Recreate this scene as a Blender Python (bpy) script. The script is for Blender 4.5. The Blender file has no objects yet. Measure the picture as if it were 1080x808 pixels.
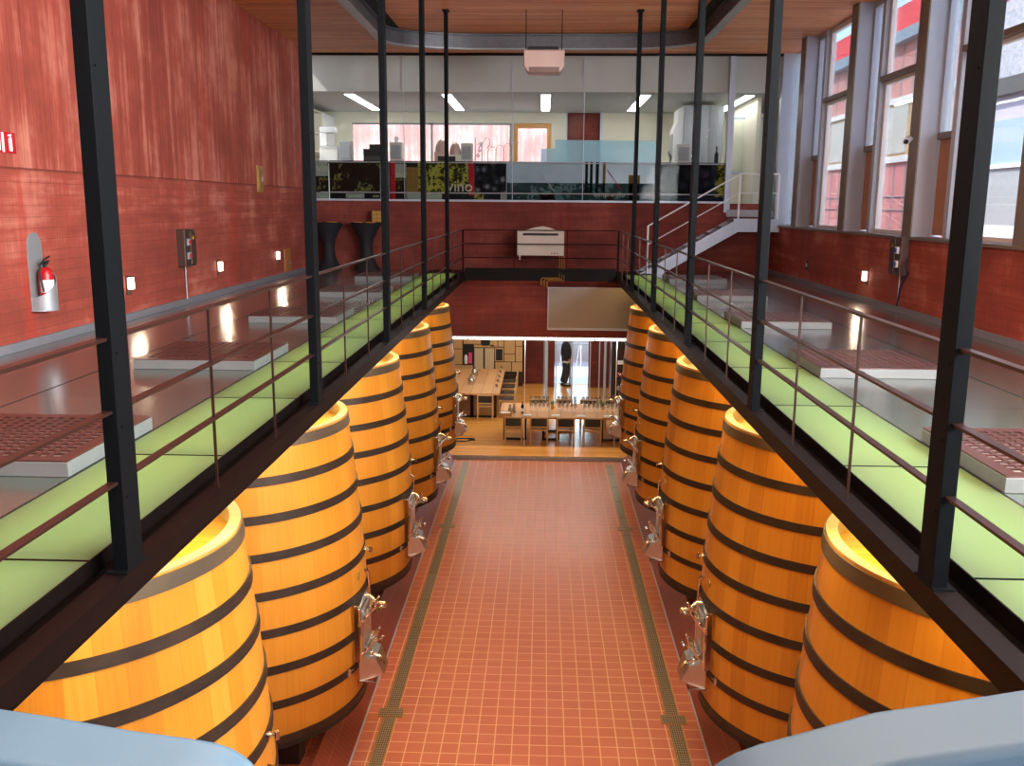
import bpy, math, random
from mathutils import Vector, Matrix
random.seed(7)
sc = bpy.context.scene
C = sc.collection
PI = math.pi

# ------------------------------------------------------------------ camera
F_PX = 977.105
CAM = Vector((0.0623, 0.0, 6.0526))
FWD = Vector((-0.03151245, 0.98147205, -0.18899623))
RGT = Vector((0.99941221, 0.03349483, 0.00730342))
UPV = Vector((-0.0134985, 0.18865499, 0.98195065))
cd = bpy.data.cameras.new('camera')
cam = bpy.data.objects.new('camera', cd)
C.objects.link(cam)
cd.sensor_width = 36.0
cd.lens = F_PX / 1080.0 * 36.0
cd.clip_end = 300
cam.matrix_world = Matrix(((RGT.x, UPV.x, -FWD.x, CAM.x), (RGT.y, UPV.y, -FWD.y, CAM.y), (RGT.z, UPV.z, -FWD.z, CAM.z), (0, 0, 0, 1)))
sc.camera = cam

def at(px, py, axis, val):
    """world point behind a pixel of the photograph, on the plane axis = val"""
    d = FWD + RGT * ((px - 540) / F_PX) - UPV * ((py - 404) / F_PX)
    i = 'xyz'.index(axis)
    return CAM + d * ((val - CAM[i]) / d[i])

# ------------------------------------------------------------------ world, lights, exposure
w = bpy.data.worlds.new('world'); sc.world = w; w.use_nodes = True
nt = w.node_tree; bg = nt.nodes['Background']
sky = nt.nodes.new('ShaderNodeTexSky')
sky.sky_type = 'NISHITA'; sky.sun_disc = False; sky.sun_elevation = math.radians(48); sky.sun_rotation = math.radians(200)
sky.air_density = 1.0; sky.dust_density = 2.5
nt.links.new(sky.outputs[0], bg.inputs[0]); bg.inputs[1].default_value = 0.62
sc.view_settings.view_transform = 'Standard'
try: sc.view_settings.look = 'None'
except Exception: pass
sc.view_settings.gamma = 1.0; sc.view_settings.use_curve_mapping = False
sc.view_settings.exposure = 0.0

def area(name, loc, direction, sx, sy, power, col, spread=PI):
    ld = bpy.data.lights.new(name, 'AREA'); ld.shape = 'RECTANGLE'; ld.size = sx; ld.size_y = sy
    ld.energy = power; ld.color = col; ld.spread = spread
    o = bpy.data.objects.new(name, ld); C.objects.link(o); o.location = loc
    o.rotation_euler = Vector(direction).to_track_quat('-Z', 'Y').to_euler()
    return o
sunl = bpy.data.lights.new('sun', 'SUN'); sunl.energy = 6.5; sunl.angle = math.radians(0.6); sunl.color = (1, .95, .88)
so = bpy.data.objects.new('sun', sunl); C.objects.link(so)
so.rotation_euler = Vector((0.72, 0.25, -0.85)).to_track_quat('-Z', 'Y').to_euler()
area('added_rear_fill', (0, -5.6, 6.9), (0, 1, -.12), 9.5, 4.6, 260, (.93, .97, 1))  # unseen fill light added behind the camera; the rear wall is closed
area('added_ceiling_fill', (0, 6.5, 9.55), (0, 0.05, -1), 3.4, 11, 820, (1, .95, .88))  # unseen fill light added under the closed ceiling to brighten the hall
for k in range(3):
    area('daylight_side_window', (6.3, 5.6 - 3.5 * k, 7.7), (-1, .55, .55), 3.0, 3.6, 1650, (.95, .97, 1))
area('tasting_room_lamps', (-.2, 26.6, 3.1), (0, 0, -1), 5.5, 6.5, 190, (1, .93, .82))
area('daylight_entrance', (1.3, 34.0, 2.4), (0, -1, -.15), 3.4, 3.2, 190, (.62, .86, 1))

# ------------------------------------------------------------------ material helpers
class NT:
    def __init__(s, name):
        s.m = bpy.data.materials.new(name); s.m.use_nodes = True
        s.t = s.m.node_tree; s.b = s.t.nodes['Principled BSDF']; s.out = s.t.nodes['Material Output']
    def n(s, typ, **kw):
        x = s.t.nodes.new(typ)
        for k, v in kw.items(): setattr(x, k, v)
        return x
    def l(s, a, b): s.t.links.new(a, b)
    def math(s, op, a, b=None, c=None):
        x = s.n('ShaderNodeMath', operation=op)
        for i, v in enumerate((a, b, c)):
            if v is None: continue
            if isinstance(v, (int, float)): x.inputs[i].default_value = v
            else: s.l(v, x.inputs[i])
        return x.outputs[0]
    def mix(s, f, a, b, blend='MIX'):
        x = s.n('ShaderNodeMix', data_type='RGBA', blend_type=blend)
        for sock, v in ((x.inputs[0], f), (x.inputs[6], a), (x.inputs[7], b)):
            if isinstance(v, (int, float)): sock.default_value = v
            elif isinstance(v, tuple): sock.default_value = (*v[:3], 1)
            else: s.l(v, sock)
        return x.outputs[2]
    def coord(s, kind='Object'): return s.n('ShaderNodeTexCoord').outputs[kind]
    def mapping(s, v, scale=(1, 1, 1), loc=(0, 0, 0), rot=(0, 0, 0)):
        x = s.n('ShaderNodeMapping'); s.l(v, x.inputs[0])
        x.inputs['Location'].default_value = loc; x.inputs['Rotation'].default_value = rot; x.inputs['Scale'].default_value = scale
        return x.outputs[0]
    def noise(s, v, scale=5, detail=3, rough=.55):
        x = s.n('ShaderNodeTexNoise'); x.inputs['Scale'].default_value = scale; x.inputs['Detail'].default_value = detail; x.inputs['Roughness'].default_value = rough
        if v is not None: s.l(v, x.inputs['Vector'])
        return x.outputs['Fac']
    def ramp(s, f, stops):
        x = s.n('ShaderNodeValToRGB'); s.l(f, x.inputs[0]); e = x.color_ramp.elements
        while len(e) < len(stops): e.new(.5)
        for q, (p, c) in zip(e, stops): q.position = p; q.color = (*c[:3], 1)
        return x.outputs[0]
    def base(s, v):
        if isinstance(v, tuple): s.b.inputs['Base Color'].default_value = (*v[:3], 1)
        else: s.l(v, s.b.inputs['Base Color'])
    def rough(s, v):
        if isinstance(v, (int, float)): s.b.inputs['Roughness'].default_value = v
        else: s.l(v, s.b.inputs['Roughness'])
    def bump(s, h, st=.3, dist=.01):
        x = s.n('ShaderNodeBump'); x.inputs['Strength'].default_value = st; x.inputs['Distance'].default_value = dist
        s.l(h, x.inputs['Height']); s.l(x.outputs[0], s.b.inputs['Normal'])
    def xyz(s, v):
        x = s.n('ShaderNodeSeparateXYZ'); s.l(v, x.inputs[0]); return x.outputs
    def comb(s, a, b, c):
        x = s.n('ShaderNodeCombineXYZ')
        for i, v in enumerate((a, b, c)):
            if isinstance(v, (int, float)): x.inputs[i].default_value = v
            else: s.l(v, x.inputs[i])
        return x.outputs[0]

def plain(name, col, rough=.5, metal=0., var=.12, scale=6, spec=None, emit=None, estr=0):
    m = NT(name)
    f = m.noise(m.coord(), scale, 3)
    a = tuple(min(1, c * (1 + var)) for c in col); b = tuple(c * (1 - var) for c in col)
    m.base(m.mix(f, b, a)); m.rough(rough); m.b.inputs['Metallic'].default_value = metal
    if spec is not None: m.b.inputs['Specular IOR Level'].default_value = spec
    if emit: m.b.inputs['Emission Color'].default_value = (*emit, 1); m.b.inputs['Emission Strength'].default_value = estr
    return m.m

def concrete(name, dark, light, zsplit=6.4, streak=1.0):
    m = NT(name); x, y, z = m.xyz(m.coord())
    u = m.math('ADD', x, y)
    up = m.math('GREATER_THAN', z, zsplit)
    big = m.noise(m.comb(u, 0.3, z), .9, 4, .6)
    vert = m.noise(m.comb(m.math('MULTIPLY', u, 9), 0, m.math('MULTIPLY', z, .55)), 1, 5, .65)
    hori = m.noise(m.comb(m.math('MULTIPLY', u, .7), 3, m.math('MULTIPLY', z, 9)), 1, 5, .65)
    fine = m.noise(m.comb(m.math('MULTIPLY', u, 34), 1, m.math('MULTIPLY', z, 2.2)), 1, 4, .7)
    # boards
    bu = m.math('MULTIPLY', u, 1 / .125); bz = m.math('MULTIPLY', z, 1 / .125)
    wn1 = m.n('ShaderNodeTexWhiteNoise', noise_dimensions='1D'); m.l(m.math('FLOOR', bu), wn1.inputs['W'])
    wn2 = m.n('ShaderNodeTexWhiteNoise', noise_dimensions='2D')
    m.l(m.comb(m.math('FLOOR', bz), m.math('FLOOR', m.math('ADD', m.math('MULTIPLY', u, .22), m.math('MULTIPLY', m.math('FLOOR', bz), .37))), 0), wn2.inputs['Vector'])
    vb = m.math('ADD', m.math('MULTIPLY', vert, .62), m.math('MULTIPLY', wn1.outputs[0], .16))
    hb = m.math('ADD', m.math('MULTIPLY', hori, .50), m.math('MULTIPLY', wn2.outputs[0], .07))
    hb = m.math('ADD', hb, m.math('MULTIPLY', vert, .10))
    sel = m.n('ShaderNodeMix', data_type='FLOAT'); m.l(up, sel.inputs[0]); m.l(hb, sel.inputs[2]); m.l(vb, sel.inputs[3])
    f = m.math('ADD', sel.outputs[0], m.math('MULTIPLY', m.math('SUBTRACT', big, .5), .95))
    f = m.math('ADD', f, m.math('MULTIPLY', m.math('SUBTRACT', fine, .5), .35))
    # broad vertical drip stains of its own shape
    col = m.ramp(f, [(.16, tuple(c * .7 for c in dark)), (.36, dark), (.52, tuple((a + b) / 2 for a, b in zip(dark, light))), (.72, light), (.95, tuple(min(1, c * 1.35 + .03) for c in light))])
    st = m.noise(m.comb(m.math('MULTIPLY', u, 2.1), 7, m.math('MULTIPLY', z, .12)), 1, 2, .5)
    stm = m.ramp(st, [(.60, (0, 0, 0)), (.66, (1, 1, 1))])
    col = m.mix(m.math('MULTIPLY', stm, .55), col, (dark[0] * 1.15, dark[1] * .62, dark[2] * .5))
    ju = m.math('LESS_THAN', m.math('FRACT', bu), .06); jz = m.math('LESS_THAN', m.math('FRACT', bz), .06)
    j = m.n('ShaderNodeMix', data_type='FLOAT'); m.l(up, j.inputs[0]); m.l(jz, j.inputs[2]); m.l(ju, j.inputs[3])
    zj = m.math('LESS_THAN', m.math('ABSOLUTE', m.math('SUBTRACT', z, zsplit)), .012)
    jj = m.math('MAXIMUM', m.math('MULTIPLY', j.outputs[0], m.math('MULTIPLY', hori, .75)), m.math('MULTIPLY', zj, .7))
    col = m.mix(jj, col, tuple(c * .35 for c in dark))
    m.base(col); m.rough(.78); m.b.inputs['Specular IOR Level'].default_value = .3
    m.bump(m.math('SUBTRACT', f, jj), .5, .012)
    return m.m

M = {}
M['red'] = concrete('red_board_concrete', (.35, .070, .046), (.64, .245, .175))
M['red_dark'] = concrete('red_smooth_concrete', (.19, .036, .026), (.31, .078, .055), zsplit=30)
def tilemat(name, c1, c2, grout, w, h, mort, loc, rough=.32, off=0.):
    m = NT(name)
    b = m.n('ShaderNodeTexBrick'); b.offset = off; b.squash = 1
    m.l(m.mapping(m.coord(), loc=loc), b.inputs['Vector'])
    for k, v in (('Color1', c1), ('Color2', c2), ('Mortar', grout)): b.inputs[k].default_value = (*v, 1)
    b.inputs['Scale'].default_value = 1; b.inputs['Mortar Size'].default_value = mort; b.inputs['Mortar Smooth'].default_value = .1
    b.inputs['Brick Width'].default_value = w; b.inputs['Row Height'].default_value = h
    n = m.noise(m.coord(), 1.1, 4)
    n2 = m.noise(m.coord(), 45, 3)
    c = m.mix(m.math('MULTIPLY', n, .4), b.outputs[0], (.52, .16, .095))
    c = m.mix(m.math('MULTIPLY', n2, .22), c, (.8, .3, .18), 'MULTIPLY')
    c = m.mix(m.math('MULTIPLY', b.outputs['Fac'], .85), c, grout)
    m.base(c); m.rough(m.math('ADD', m.math('MULTIPLY', b.outputs['Fac'], .35), rough)); m.bump(m.math('SUBTRACT', 1, b.outputs['Fac']), .25, .003)
    return m.m
M['tile'] = tilemat('terracotta_floor_tile', (.56, .195, .122), (.50, .160, .096), (.74, .45, .29), .2, .2, .0075, (1.4171, -.0, 0))
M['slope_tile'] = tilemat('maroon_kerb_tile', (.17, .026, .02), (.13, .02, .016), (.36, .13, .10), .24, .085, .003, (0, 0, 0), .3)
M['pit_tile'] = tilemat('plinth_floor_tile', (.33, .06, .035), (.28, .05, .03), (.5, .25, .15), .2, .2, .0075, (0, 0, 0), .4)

def slats(name, pitch, cols, along='x', gap=.07, rough=.45, bmp=.6):
    m = NT(name); x, y, z = m.xyz(m.coord())
    a, b = (x, y) if along == 'x' else (y, x)
    r = m.math('MULTIPLY', b, 1 / pitch); fl = m.math('FLOOR', r)
    wn = m.n('ShaderNodeTexWhiteNoise', noise_dimensions='1D'); m.l(fl, wn.inputs['W'])
    sg = m.n('ShaderNodeTexWhiteNoise', noise_dimensions='2D')
    seg = m.math('FLOOR', m.math('ADD', m.math('MULTIPLY', a, .42), m.math('MULTIPLY', wn.outputs[0], 9)))
    m.l(m.comb(fl, seg, 0), sg.inputs['Vector'])
    gr = m.noise(m.comb(m.math('MULTIPLY', a, 1.6), m.math('MULTIPLY', b, 60), m.math('MULTIPLY', fl, 3.3)), 1, 5, .6)
    f = m.math('ADD', m.math('MULTIPLY', sg.outputs[0], .55), m.math('MULTIPLY', gr, .5))
    n = len(cols)
    c = m.ramp(f, [(.12 + .8 * i / (n - 1), q) for i, q in enumerate(cols)])
    g = m.math('LESS_THAN', m.math('FRACT', r), gap)
    c = m.mix(g, c, tuple(q * .12 for q in cols[0]))
    m.base(c); m.rough(rough); m.bump(m.math('SUBTRACT', 1, g), bmp, .01)
    return m.m
M['ceil'] = slats('timber_slat_ceiling', .085, [(.50, .15, .052), (.70, .24, .085), (.82, .33, .125), (.90, .48, .23)], 'x', .16)
M['parquet'] = slats('oak_platform_boards', .09, [(.52, .19, .035), (.66, .27, .05), (.72, .32, .07), (.78, .39, .12)], 'x', .03, .22, .1)
M['wood'] = slats('light_oak', .12, [(.48, .26, .10), (.56, .32, .13), (.62, .38, .17)], 'x', .0, .4, .05)
M['tabletop'] = slats('oak_table_top', .30, [(.46, .20, .07), (.54, .26, .10), (.60, .31, .13)], 'y', .03, .6, .05)
M['dwood'] = plain('brown_stained_door_wood', (.42, .16, .045), .4, var=.3, scale=2)
M['orangewood'] = plain('orange_wood_frame', (.62, .26, .05), .4)

# tank staves
m = NT('golden_oak_staves'); x, y, z = m.xyz(m.coord())
NST = 46
ang = m.math('MULTIPLY', m.math('ADD', m.math('ARCTAN2', y, x), PI), NST / (2 * PI)); fl = m.math('FLOOR', ang)
oi = m.n('ShaderNodeObjectInfo')
wn = m.n('ShaderNodeTexWhiteNoise', noise_dimensions='2D'); m.l(m.comb(fl, m.math('MULTIPLY', oi.outputs['Random'], 50), 0), wn.inputs['Vector'])
gr = m.noise(m.comb(m.math('MULTIPLY', ang, 6), m.math('MULTIPLY', fl, 2.7), m.math('MULTIPLY', z, 1.3)), 1, 6, .62)
big = m.noise(m.comb(m.math('MULTIPLY', ang, .22), 0, m.math('MULTIPLY', z, .7)), 1, 2)
f = m.math('ADD', m.math('ADD', m.math('MULTIPLY', wn.outputs[0], .34), m.math('MULTIPLY', gr, .42)), m.math('MULTIPLY', big, .2))
c = m.ramp(f, [(.2, (.40, .142, .014)), (.42, (.52, .206, .020)), (.6, (.58, .245, .027)), (.82, (.66, .31, .05))])
jt = m.math('LESS_THAN', m.math('FRACT', ang), .018); c = m.mix(m.math('MULTIPLY', jt, .35), c, (.25, .07, .01))
m.base(c); m.rough(.38); m.bump(m.math('SUBTRACT', gr, jt), .12, .006); m.b.inputs['Specular IOR Level'].default_value = .35
M['stave'] = m.m
M['rim'] = slats('pale_oak_tank_rim', .4, [(.42, .27, .12), (.50, .34, .17), (.56, .40, .22)], 'x', .0, .5, .05)
M['lid'] = slats('golden_oak_tank_lid', .14, [(.50, .23, .03), (.58, .28, .04), (.62, .32, .05)], 'x', .03, .4, .1)
m = NT('dark_iron_hoop'); n = m.noise(m.coord(), 4, 5); m.base(m.ramp(n, [(.3, (.022, .014, .010)), (.7, (.05, .032, .022))])); m.rough(.5); m.b.inputs['Metallic'].default_value = .35
M['hoop'] = m.m
M['hoop_top'] = plain('worn_grey_brown_hoop', (.10, .075, .048), .5, .3, .25)
M['black'] = plain('black_rubber', (.008, .007, .007), .6)
M['steel_black'] = plain('black_painted_steel', (.0035, .0045, .0055), .5, .0, .25, 20, .05)
M['beam'] = plain('dark_brown_painted_steel', (.0045, .0028, .0024), .45, .0, .3, 8, .12)
M['rail'] = plain('dark_bronze_rail', (.040, .018, .014), .30, .5, .2)
M['inox'] = plain('polished_stainless_steel', (.72, .70, .66), .16, 1.0, .05)
M['inox_b'] = plain('brushed_stainless_steel', (.55, .56, .57), .34, 1.0, .08)
M['galv'] = plain('galvanised_grey_steel', (.36, .38, .40), .45, .5)
M['grey'] = plain('grey_paint', (.30, .31, .33), .5)
M['skirting'] = plain('grey_metal_skirting', (.24, .25, .28), .4, .3)
M['alu'] = plain('pale_grey_aluminium', (.42, .48, .58), .38, .15, .05)
M['alu_in'] = plain('brown_grey_aluminium', (.20, .165, .14), .45, .2)
M['cream'] = plain('cream_paint', (.72, .68, .55), .6, var=.04)
M['white'] = plain('white_paint', (.80, .81, .82), .5, var=.03)
M['offwhite'] = plain('off_white_blind', (.56, .56, .53), .7, var=.05)
M['bluepanel'] = plain('pale_blue_moulded_shell', (.052, .112, .165), .5, var=.03, scale=2)
M['pvc'] = plain('beige_plastic', (.55, .50, .44), .45, var=.04)
M['pinkbox'] = plain('pinkish_beige_metal', (.52, .36, .31), .4, .2, .05)
M['bronze'] = plain('brown_bronze_casing', (.15, .10, .085), .35, .7)
M['redpaint'] = plain('red_gloss_paint', (.45, .01, .015), .25, var=.05)
M['redknob'] = plain('red_plastic', (.5, .02, .02), .4)
M['blueknob'] = plain('blue_plastic', (.03, .06, .35), .4)
M['yellow'] = plain('yellow_plastic', (.8, .5, .02), .4)
M['brass'] = plain('brass_plate', (.45, .26, .06), .4, .4)
M['fabric'] = plain('black_stretch_fabric', (.010, .010, .014), .7, var=.3, scale=3)
M['darkpad'] = plain('dark_brown_leather', (.022, .016, .014), .45)
M['skin'] = plain('skin', (.55, .33, .24), .5)
M['jacket'] = plain('black_jacket_cloth', (.012, .012, .016), .8)
M['trouser'] = plain('dark_grey_trouser_cloth', (.03, .025, .03), .8)
M['hair'] = plain('dark_hair', (.02, .014, .01), .6)
M['paper'] = plain('white_paper', (.85, .85, .85), .7, var=.02)
M['pink'] = plain('pink_cover', (.75, .06, .18), .5)
M['green'] = plain('green_leaves', (.08, .16, .04), .6, var=.5, scale=60)
M['bottle'] = plain('dark_bottle_glass', (.006, .008, .006), .08, spec=.6)
M['cable'] = plain('dark_blue_cable', (.012, .012, .05), .5)
M['slate'] = plain('rough_grey_slate', (.30, .31, .36), .8, var=.55, scale=9)
M['terr_red'] = plain('bright_red_roof_cladding', (.62, .06, .07), .6, var=.35, scale=1.3)
M['bluegrey'] = plain('pale_blue_grey_render', (.26, .35, .45), .6, var=.03, scale=1)
M['lavender'] = plain('lavender_render', (.42, .38, .50), .6, var=.05, scale=1)
M['pave'] = plain('grey_paving', (.42, .40, .40), .8)
M['darkpanel'] = plain('dark_cabinet_laminate', (.035, .018, .013), .35)
def emis(name, col, st):
    m = NT(name); m.base(col); m.b.inputs['Emission Color'].default_value = (*col, 1); m.b.inputs['Emission Strength'].default_value = st; return m.m
M['led'] = emis('lit_white_tube', (1, .97, .92), 9)
M['labled'] = emis('lit_ceiling_panel', (1, .98, .95), 13)
M['walllamp'] = emis('lit_wall_lamp_glass', (1, .82, .62), 12)

def clearglass(name, tint=(1, 1, 1), gloss=.10, rough=.0):
    m = NT(name); t = m.t
    tr = m.n('ShaderNodeBsdfTransparent'); tr.inputs[0].default_value = (*tint, 1)
    gl = m.n('ShaderNodeBsdfGlossy'); gl.inputs['Roughness'].default_value = rough; gl.inputs[0].default_value = (1, 1, 1, 1)
    fr = m.n('ShaderNodeLayerWeight'); fr.inputs[0].default_value = .08
    fac = m.math('ADD', m.math('MULTIPLY', fr.outputs['Fresnel'], .8), (gloss * .3 if gloss > .2 else 0))
    mx = m.n('ShaderNodeMixShader'); m.l(fac, mx.inputs[0]); m.l(tr.outputs[0], mx.inputs[1]); m.l(gl.outputs[0], mx.inputs[2])
    m.l(mx.outputs[0], m.out.inputs[0]); return m.m
M['glass'] = clearglass('clear_window_glass', (.96, .98, .98))
M['wineglass'] = clearglass('thin_clear_glass', (.86, .88, .9), .8)
def filmglass(name, col, op):
    m = NT(name)
    tr = m.n('ShaderNodeBsdfTransparent'); tr.inputs[0].default_value = (.8, .93, 1, 1)
    mx = m.n('ShaderNodeMixShader'); mx.inputs[0].default_value = op
    m.base(col); m.rough(.25)
    m.l(tr.outputs[0], mx.inputs[1]); m.l(m.b.outputs[0], mx.inputs[2]); m.l(mx.outputs[0], m.out.inputs[0]); return m.m
M['film'] = filmglass('pale_blue_translucent_film', (.42, .76, .88), .48)

# frosted walk-on glass
def frosted(name, col, trans, rough, gloss):
    m = NT(name); x, y, z = m.xyz(m.coord())
    n = m.noise(m.coord(), .7, 3)
    c = m.mix(n, tuple(q * .85 for q in col), col)
    pj = m.math('LESS_THAN', m.math('FRACT', m.math('MULTIPLY', m.math('SUBTRACT', y, 3.9), 1 / 1.8)), .013)
    c = m.mix(pj, c, (.01, .014, .012))
    d = m.n('ShaderNodeBsdfDiffuse'); m.l(c, d.inputs[0]); t = m.n('ShaderNodeBsdfTranslucent'); m.l(c, t.inputs[0])
    g = m.n('ShaderNodeBsdfGlossy'); g.inputs['Roughness'].default_value = rough
    a = m.n('ShaderNodeMixShader'); a.inputs[0].default_value = trans; m.l(d.outputs[0], a.inputs[1]); m.l(t.outputs[0], a.inputs[2])
    fr = m.n('ShaderNodeFresnel'); fr.inputs[0].default_value = 1.5
    b = m.n('ShaderNodeMixShader'); m.l(m.math('MULTIPLY', fr.outputs[0], gloss), b.inputs[0]); m.l(a.outputs[0], b.inputs[1]); m.l(g.outputs[0], b.inputs[2])
    m.l(b.outputs[0], m.out.inputs[0]); return m.m
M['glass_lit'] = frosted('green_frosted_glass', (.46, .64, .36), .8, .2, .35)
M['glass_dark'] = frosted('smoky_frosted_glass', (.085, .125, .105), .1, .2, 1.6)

# ------------------------------------------------------------------ mesh helpers
class MB:
    def __init__(s): s.v = []; s.f = []
    def add(s, vs, fs):
        k = len(s.v); s.v += [tuple(v) for v in vs]; s.f += [tuple(i + k for i in f) for f in fs]; return s
    def box(s, x0, x1, y0, y1, z0, z1):
        if x0 > x1: x0, x1 = x1, x0
        if y0 > y1: y0, y1 = y1, y0
        if z0 > z1: z0, z1 = z1, z0
        return s.add([(x, y, z) for z in (z0, z1) for y in (y0, y1) for x in (x0, x1)],
                     [(0, 2, 3, 1), (4, 5, 7, 6), (0, 1, 5, 4), (2, 6, 7, 3), (0, 4, 6, 2), (1, 3, 7, 5)])
    def obox(s, a, b, wx, wz, up=(0, 0, 1)):
        """bar of section wx * wz between two points"""
        a, b = Vector(a), Vector(b); d = (b - a).normalized(); u = Vector(up)
        r = d.cross(u)
        if r.length < 1e-4: r = d.cross(Vector((0, 1, 0)))
        r.normalize(); u = r.cross(d).normalized()
        vs = [p + r * (sx * wx / 2) + u * (sz * wz / 2) for p in (a, b) for sz in (-1, 1) for sx in (-1, 1)]
        return s.add(vs, [(0, 1, 3, 2), (4, 6, 7, 5), (0, 4, 5, 1), (2, 3, 7, 6), (0, 2, 6, 4), (1, 5, 7, 3)])
    def tube(s, pts, r, n=10, cap=True):
        pts = [Vector(p) for p in pts]; rs = r if isinstance(r, (list, tuple)) else [r] * len(pts); rings = []
        pu = None
        for i, p in enumerate(pts):
            d = (pts[min(i + 1, len(pts) - 1)] - pts[max(i - 1, 0)]).normalized()
            if pu is None: pu = d.orthogonal().normalized()
            u = (pu - d * pu.dot(d)).normalized(); pu = u; v = d.cross(u)
            rings.append([p + (u * math.cos(2 * PI * k / n) + v * math.sin(2 * PI * k / n)) * rs[i] for k in range(n)])
        vs = [q for R in rings for q in R]
        fs = [(i * n + k, i * n + (k + 1) % n, (i + 1) * n + (k + 1) % n, (i + 1) * n + k) for i in range(len(pts) - 1) for k in range(n)]
        if cap: fs += [tuple(range(n))[::-1], tuple((len(pts) - 1) * n + k for k in range(n))]
        return s.add(vs, fs)
    def lathe(s, prof, n=32, c=(0, 0, 0), closed=False, a0=0, a1=2 * PI):
        full = abs(a1 - a0 - 2 * PI) < 1e-6; m_ = n if full else n + 1
        vs = []; fs = []
        for r, z in prof:
            for k in range(m_):
                a = a0 + (a1 - a0) * k / n
                vs.append((c[0] + r * math.cos(a), c[1] + r * math.sin(a), c[2] + z))
        L = len(prof)
        for i in range(L if closed else L - 1):
            j = (i + 1) % L
            for k in range(n):
                k2 = (k + 1) % m_
                fs.append((i * m_ + k, i * m_ + k2, j * m_ + k2, j * m_ + k))
        return s.add(vs, fs)
    def prism(s, out, d0, d1, plane='xz'):
        """2-D outline extruded along the remaining axis from d0 to d1"""
        def P(a, b, d): return {'xz': (a, d, b), 'yz': (d, a, b), 'xy': (a, b, d)}[plane]
        n = len(out)
        vs = [P(a, b, d0) for a, b in out] + [P(a, b, d1) for a, b in out]
        fs = [tuple(range(n)), tuple(range(2 * n - 1, n - 1, -1))] + [(i, i + n, (i + 1) % n + n, (i + 1) % n) for i in range(n)]
        return s.add(vs, fs)
    def build(s, name, mat, parent=None, loc=None, rz=0, smooth=0, bevel=0, seg=2):
        me = bpy.data.meshes.new(name); me.from_pydata(s.v, [], s.f); me.validate()
        import bmesh
        bm = bmesh.new(); bm.from_mesh(me); bmesh.ops.recalc_face_normals(bm, faces=bm.faces); bm.to_mesh(me); bm.free()
        me.materials.append(mat)
        if smooth:
            me.polygons.foreach_set('use_smooth', [True] * len(me.polygons)); me.set_sharp_from_angle(angle=math.radians(smooth))
        o = bpy.data.objects.new(name, me); C.objects.link(o)
        if loc: o.location = loc
        o.rotation_euler.z = rz
        if parent: o.parent = parent
        if bevel:
            b = o.modifiers.new('bevel', 'BEVEL'); b.width = bevel; b.segments = seg; b.limit_method = 'ANGLE'
        return o
def tag(o, label=None, cat=None, group=None, kind=None):
    if label: o['label'] = label
    if cat: o['category'] = cat
    if group: o['group'] = group
    if kind: o['kind'] = kind
    return o
def thing(name, label, cat, loc=(0, 0, 0), rz=0, group=None):
    o = bpy.data.objects.new(name, None); C.objects.link(o); o.location = loc; o.rotation_euler.z = rz; o.empty_display_size = .1
    return tag(o, label, cat, group)
def struct(name, mb, mat, **k): return tag(mb.build(name, mat, **k), kind='structure')
def dup(root, loc=None, label=None, group=None, rz=None):
    def cp(o, par):
        c = o.copy(); C.objects.link(c)
        if par: c.parent = par
        for ch in list(o.children): cp(ch, c)
        return c
    r = cp(root, None)
    if loc is not None: r.location = loc
    if rz is not None: r.rotation_euler.z = rz
    if label: r['label'] = label
    if group: r['group'] = group
    return r
def text(name, body, size, mat, parent, loc, rot, ext=.002):
    cu = bpy.data.curves.new(name, 'FONT'); cu.body = body; cu.size = size; cu.extrude = ext; cu.align_x = 'CENTER'; cu.resolution_u = 3
    o = bpy.data.objects.new(name, cu); C.objects.link(o)
    me = bpy.data.meshes.new_from_object(o); bpy.data.objects.remove(o)
    me.materials.append(mat)
    o = bpy.data.objects.new(name, me); C.objects.link(o); o.location = loc; o.rotation_euler = rot
    if parent: o.parent = parent
    return o
ORD = ['nearest', 'second nearest', 'third nearest', 'fourth nearest', 'fifth nearest', 'sixth nearest']
WX = 5.63      # side wall planes
GZ = 4.45      # upper glass floor
CZ = 9.63      # ceiling
YW = 23.4      # upper far wall
YB = 22.55     # bulkhead and glass partition line below

# ================================================================== STRUCTURE
struct('floor', MB().box(-1.985, 1.985, -4, 21.6, -.2, 0), M['tile'])
for s, nm in ((-1, 'left'), (1, 'right')):
    # sloping tiled kerb and raised plinth floor under the tanks
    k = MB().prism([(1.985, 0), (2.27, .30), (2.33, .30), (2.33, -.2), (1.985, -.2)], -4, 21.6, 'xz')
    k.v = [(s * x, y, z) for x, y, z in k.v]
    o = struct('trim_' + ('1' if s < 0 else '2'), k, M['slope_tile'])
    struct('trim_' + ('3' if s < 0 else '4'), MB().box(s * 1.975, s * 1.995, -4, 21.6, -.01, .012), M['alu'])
    struct('floor_plinth_' + nm, MB().box(s * 2.33, s * WX, -4, 21.6, -.2, .29), M['pit_tile'])
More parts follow.
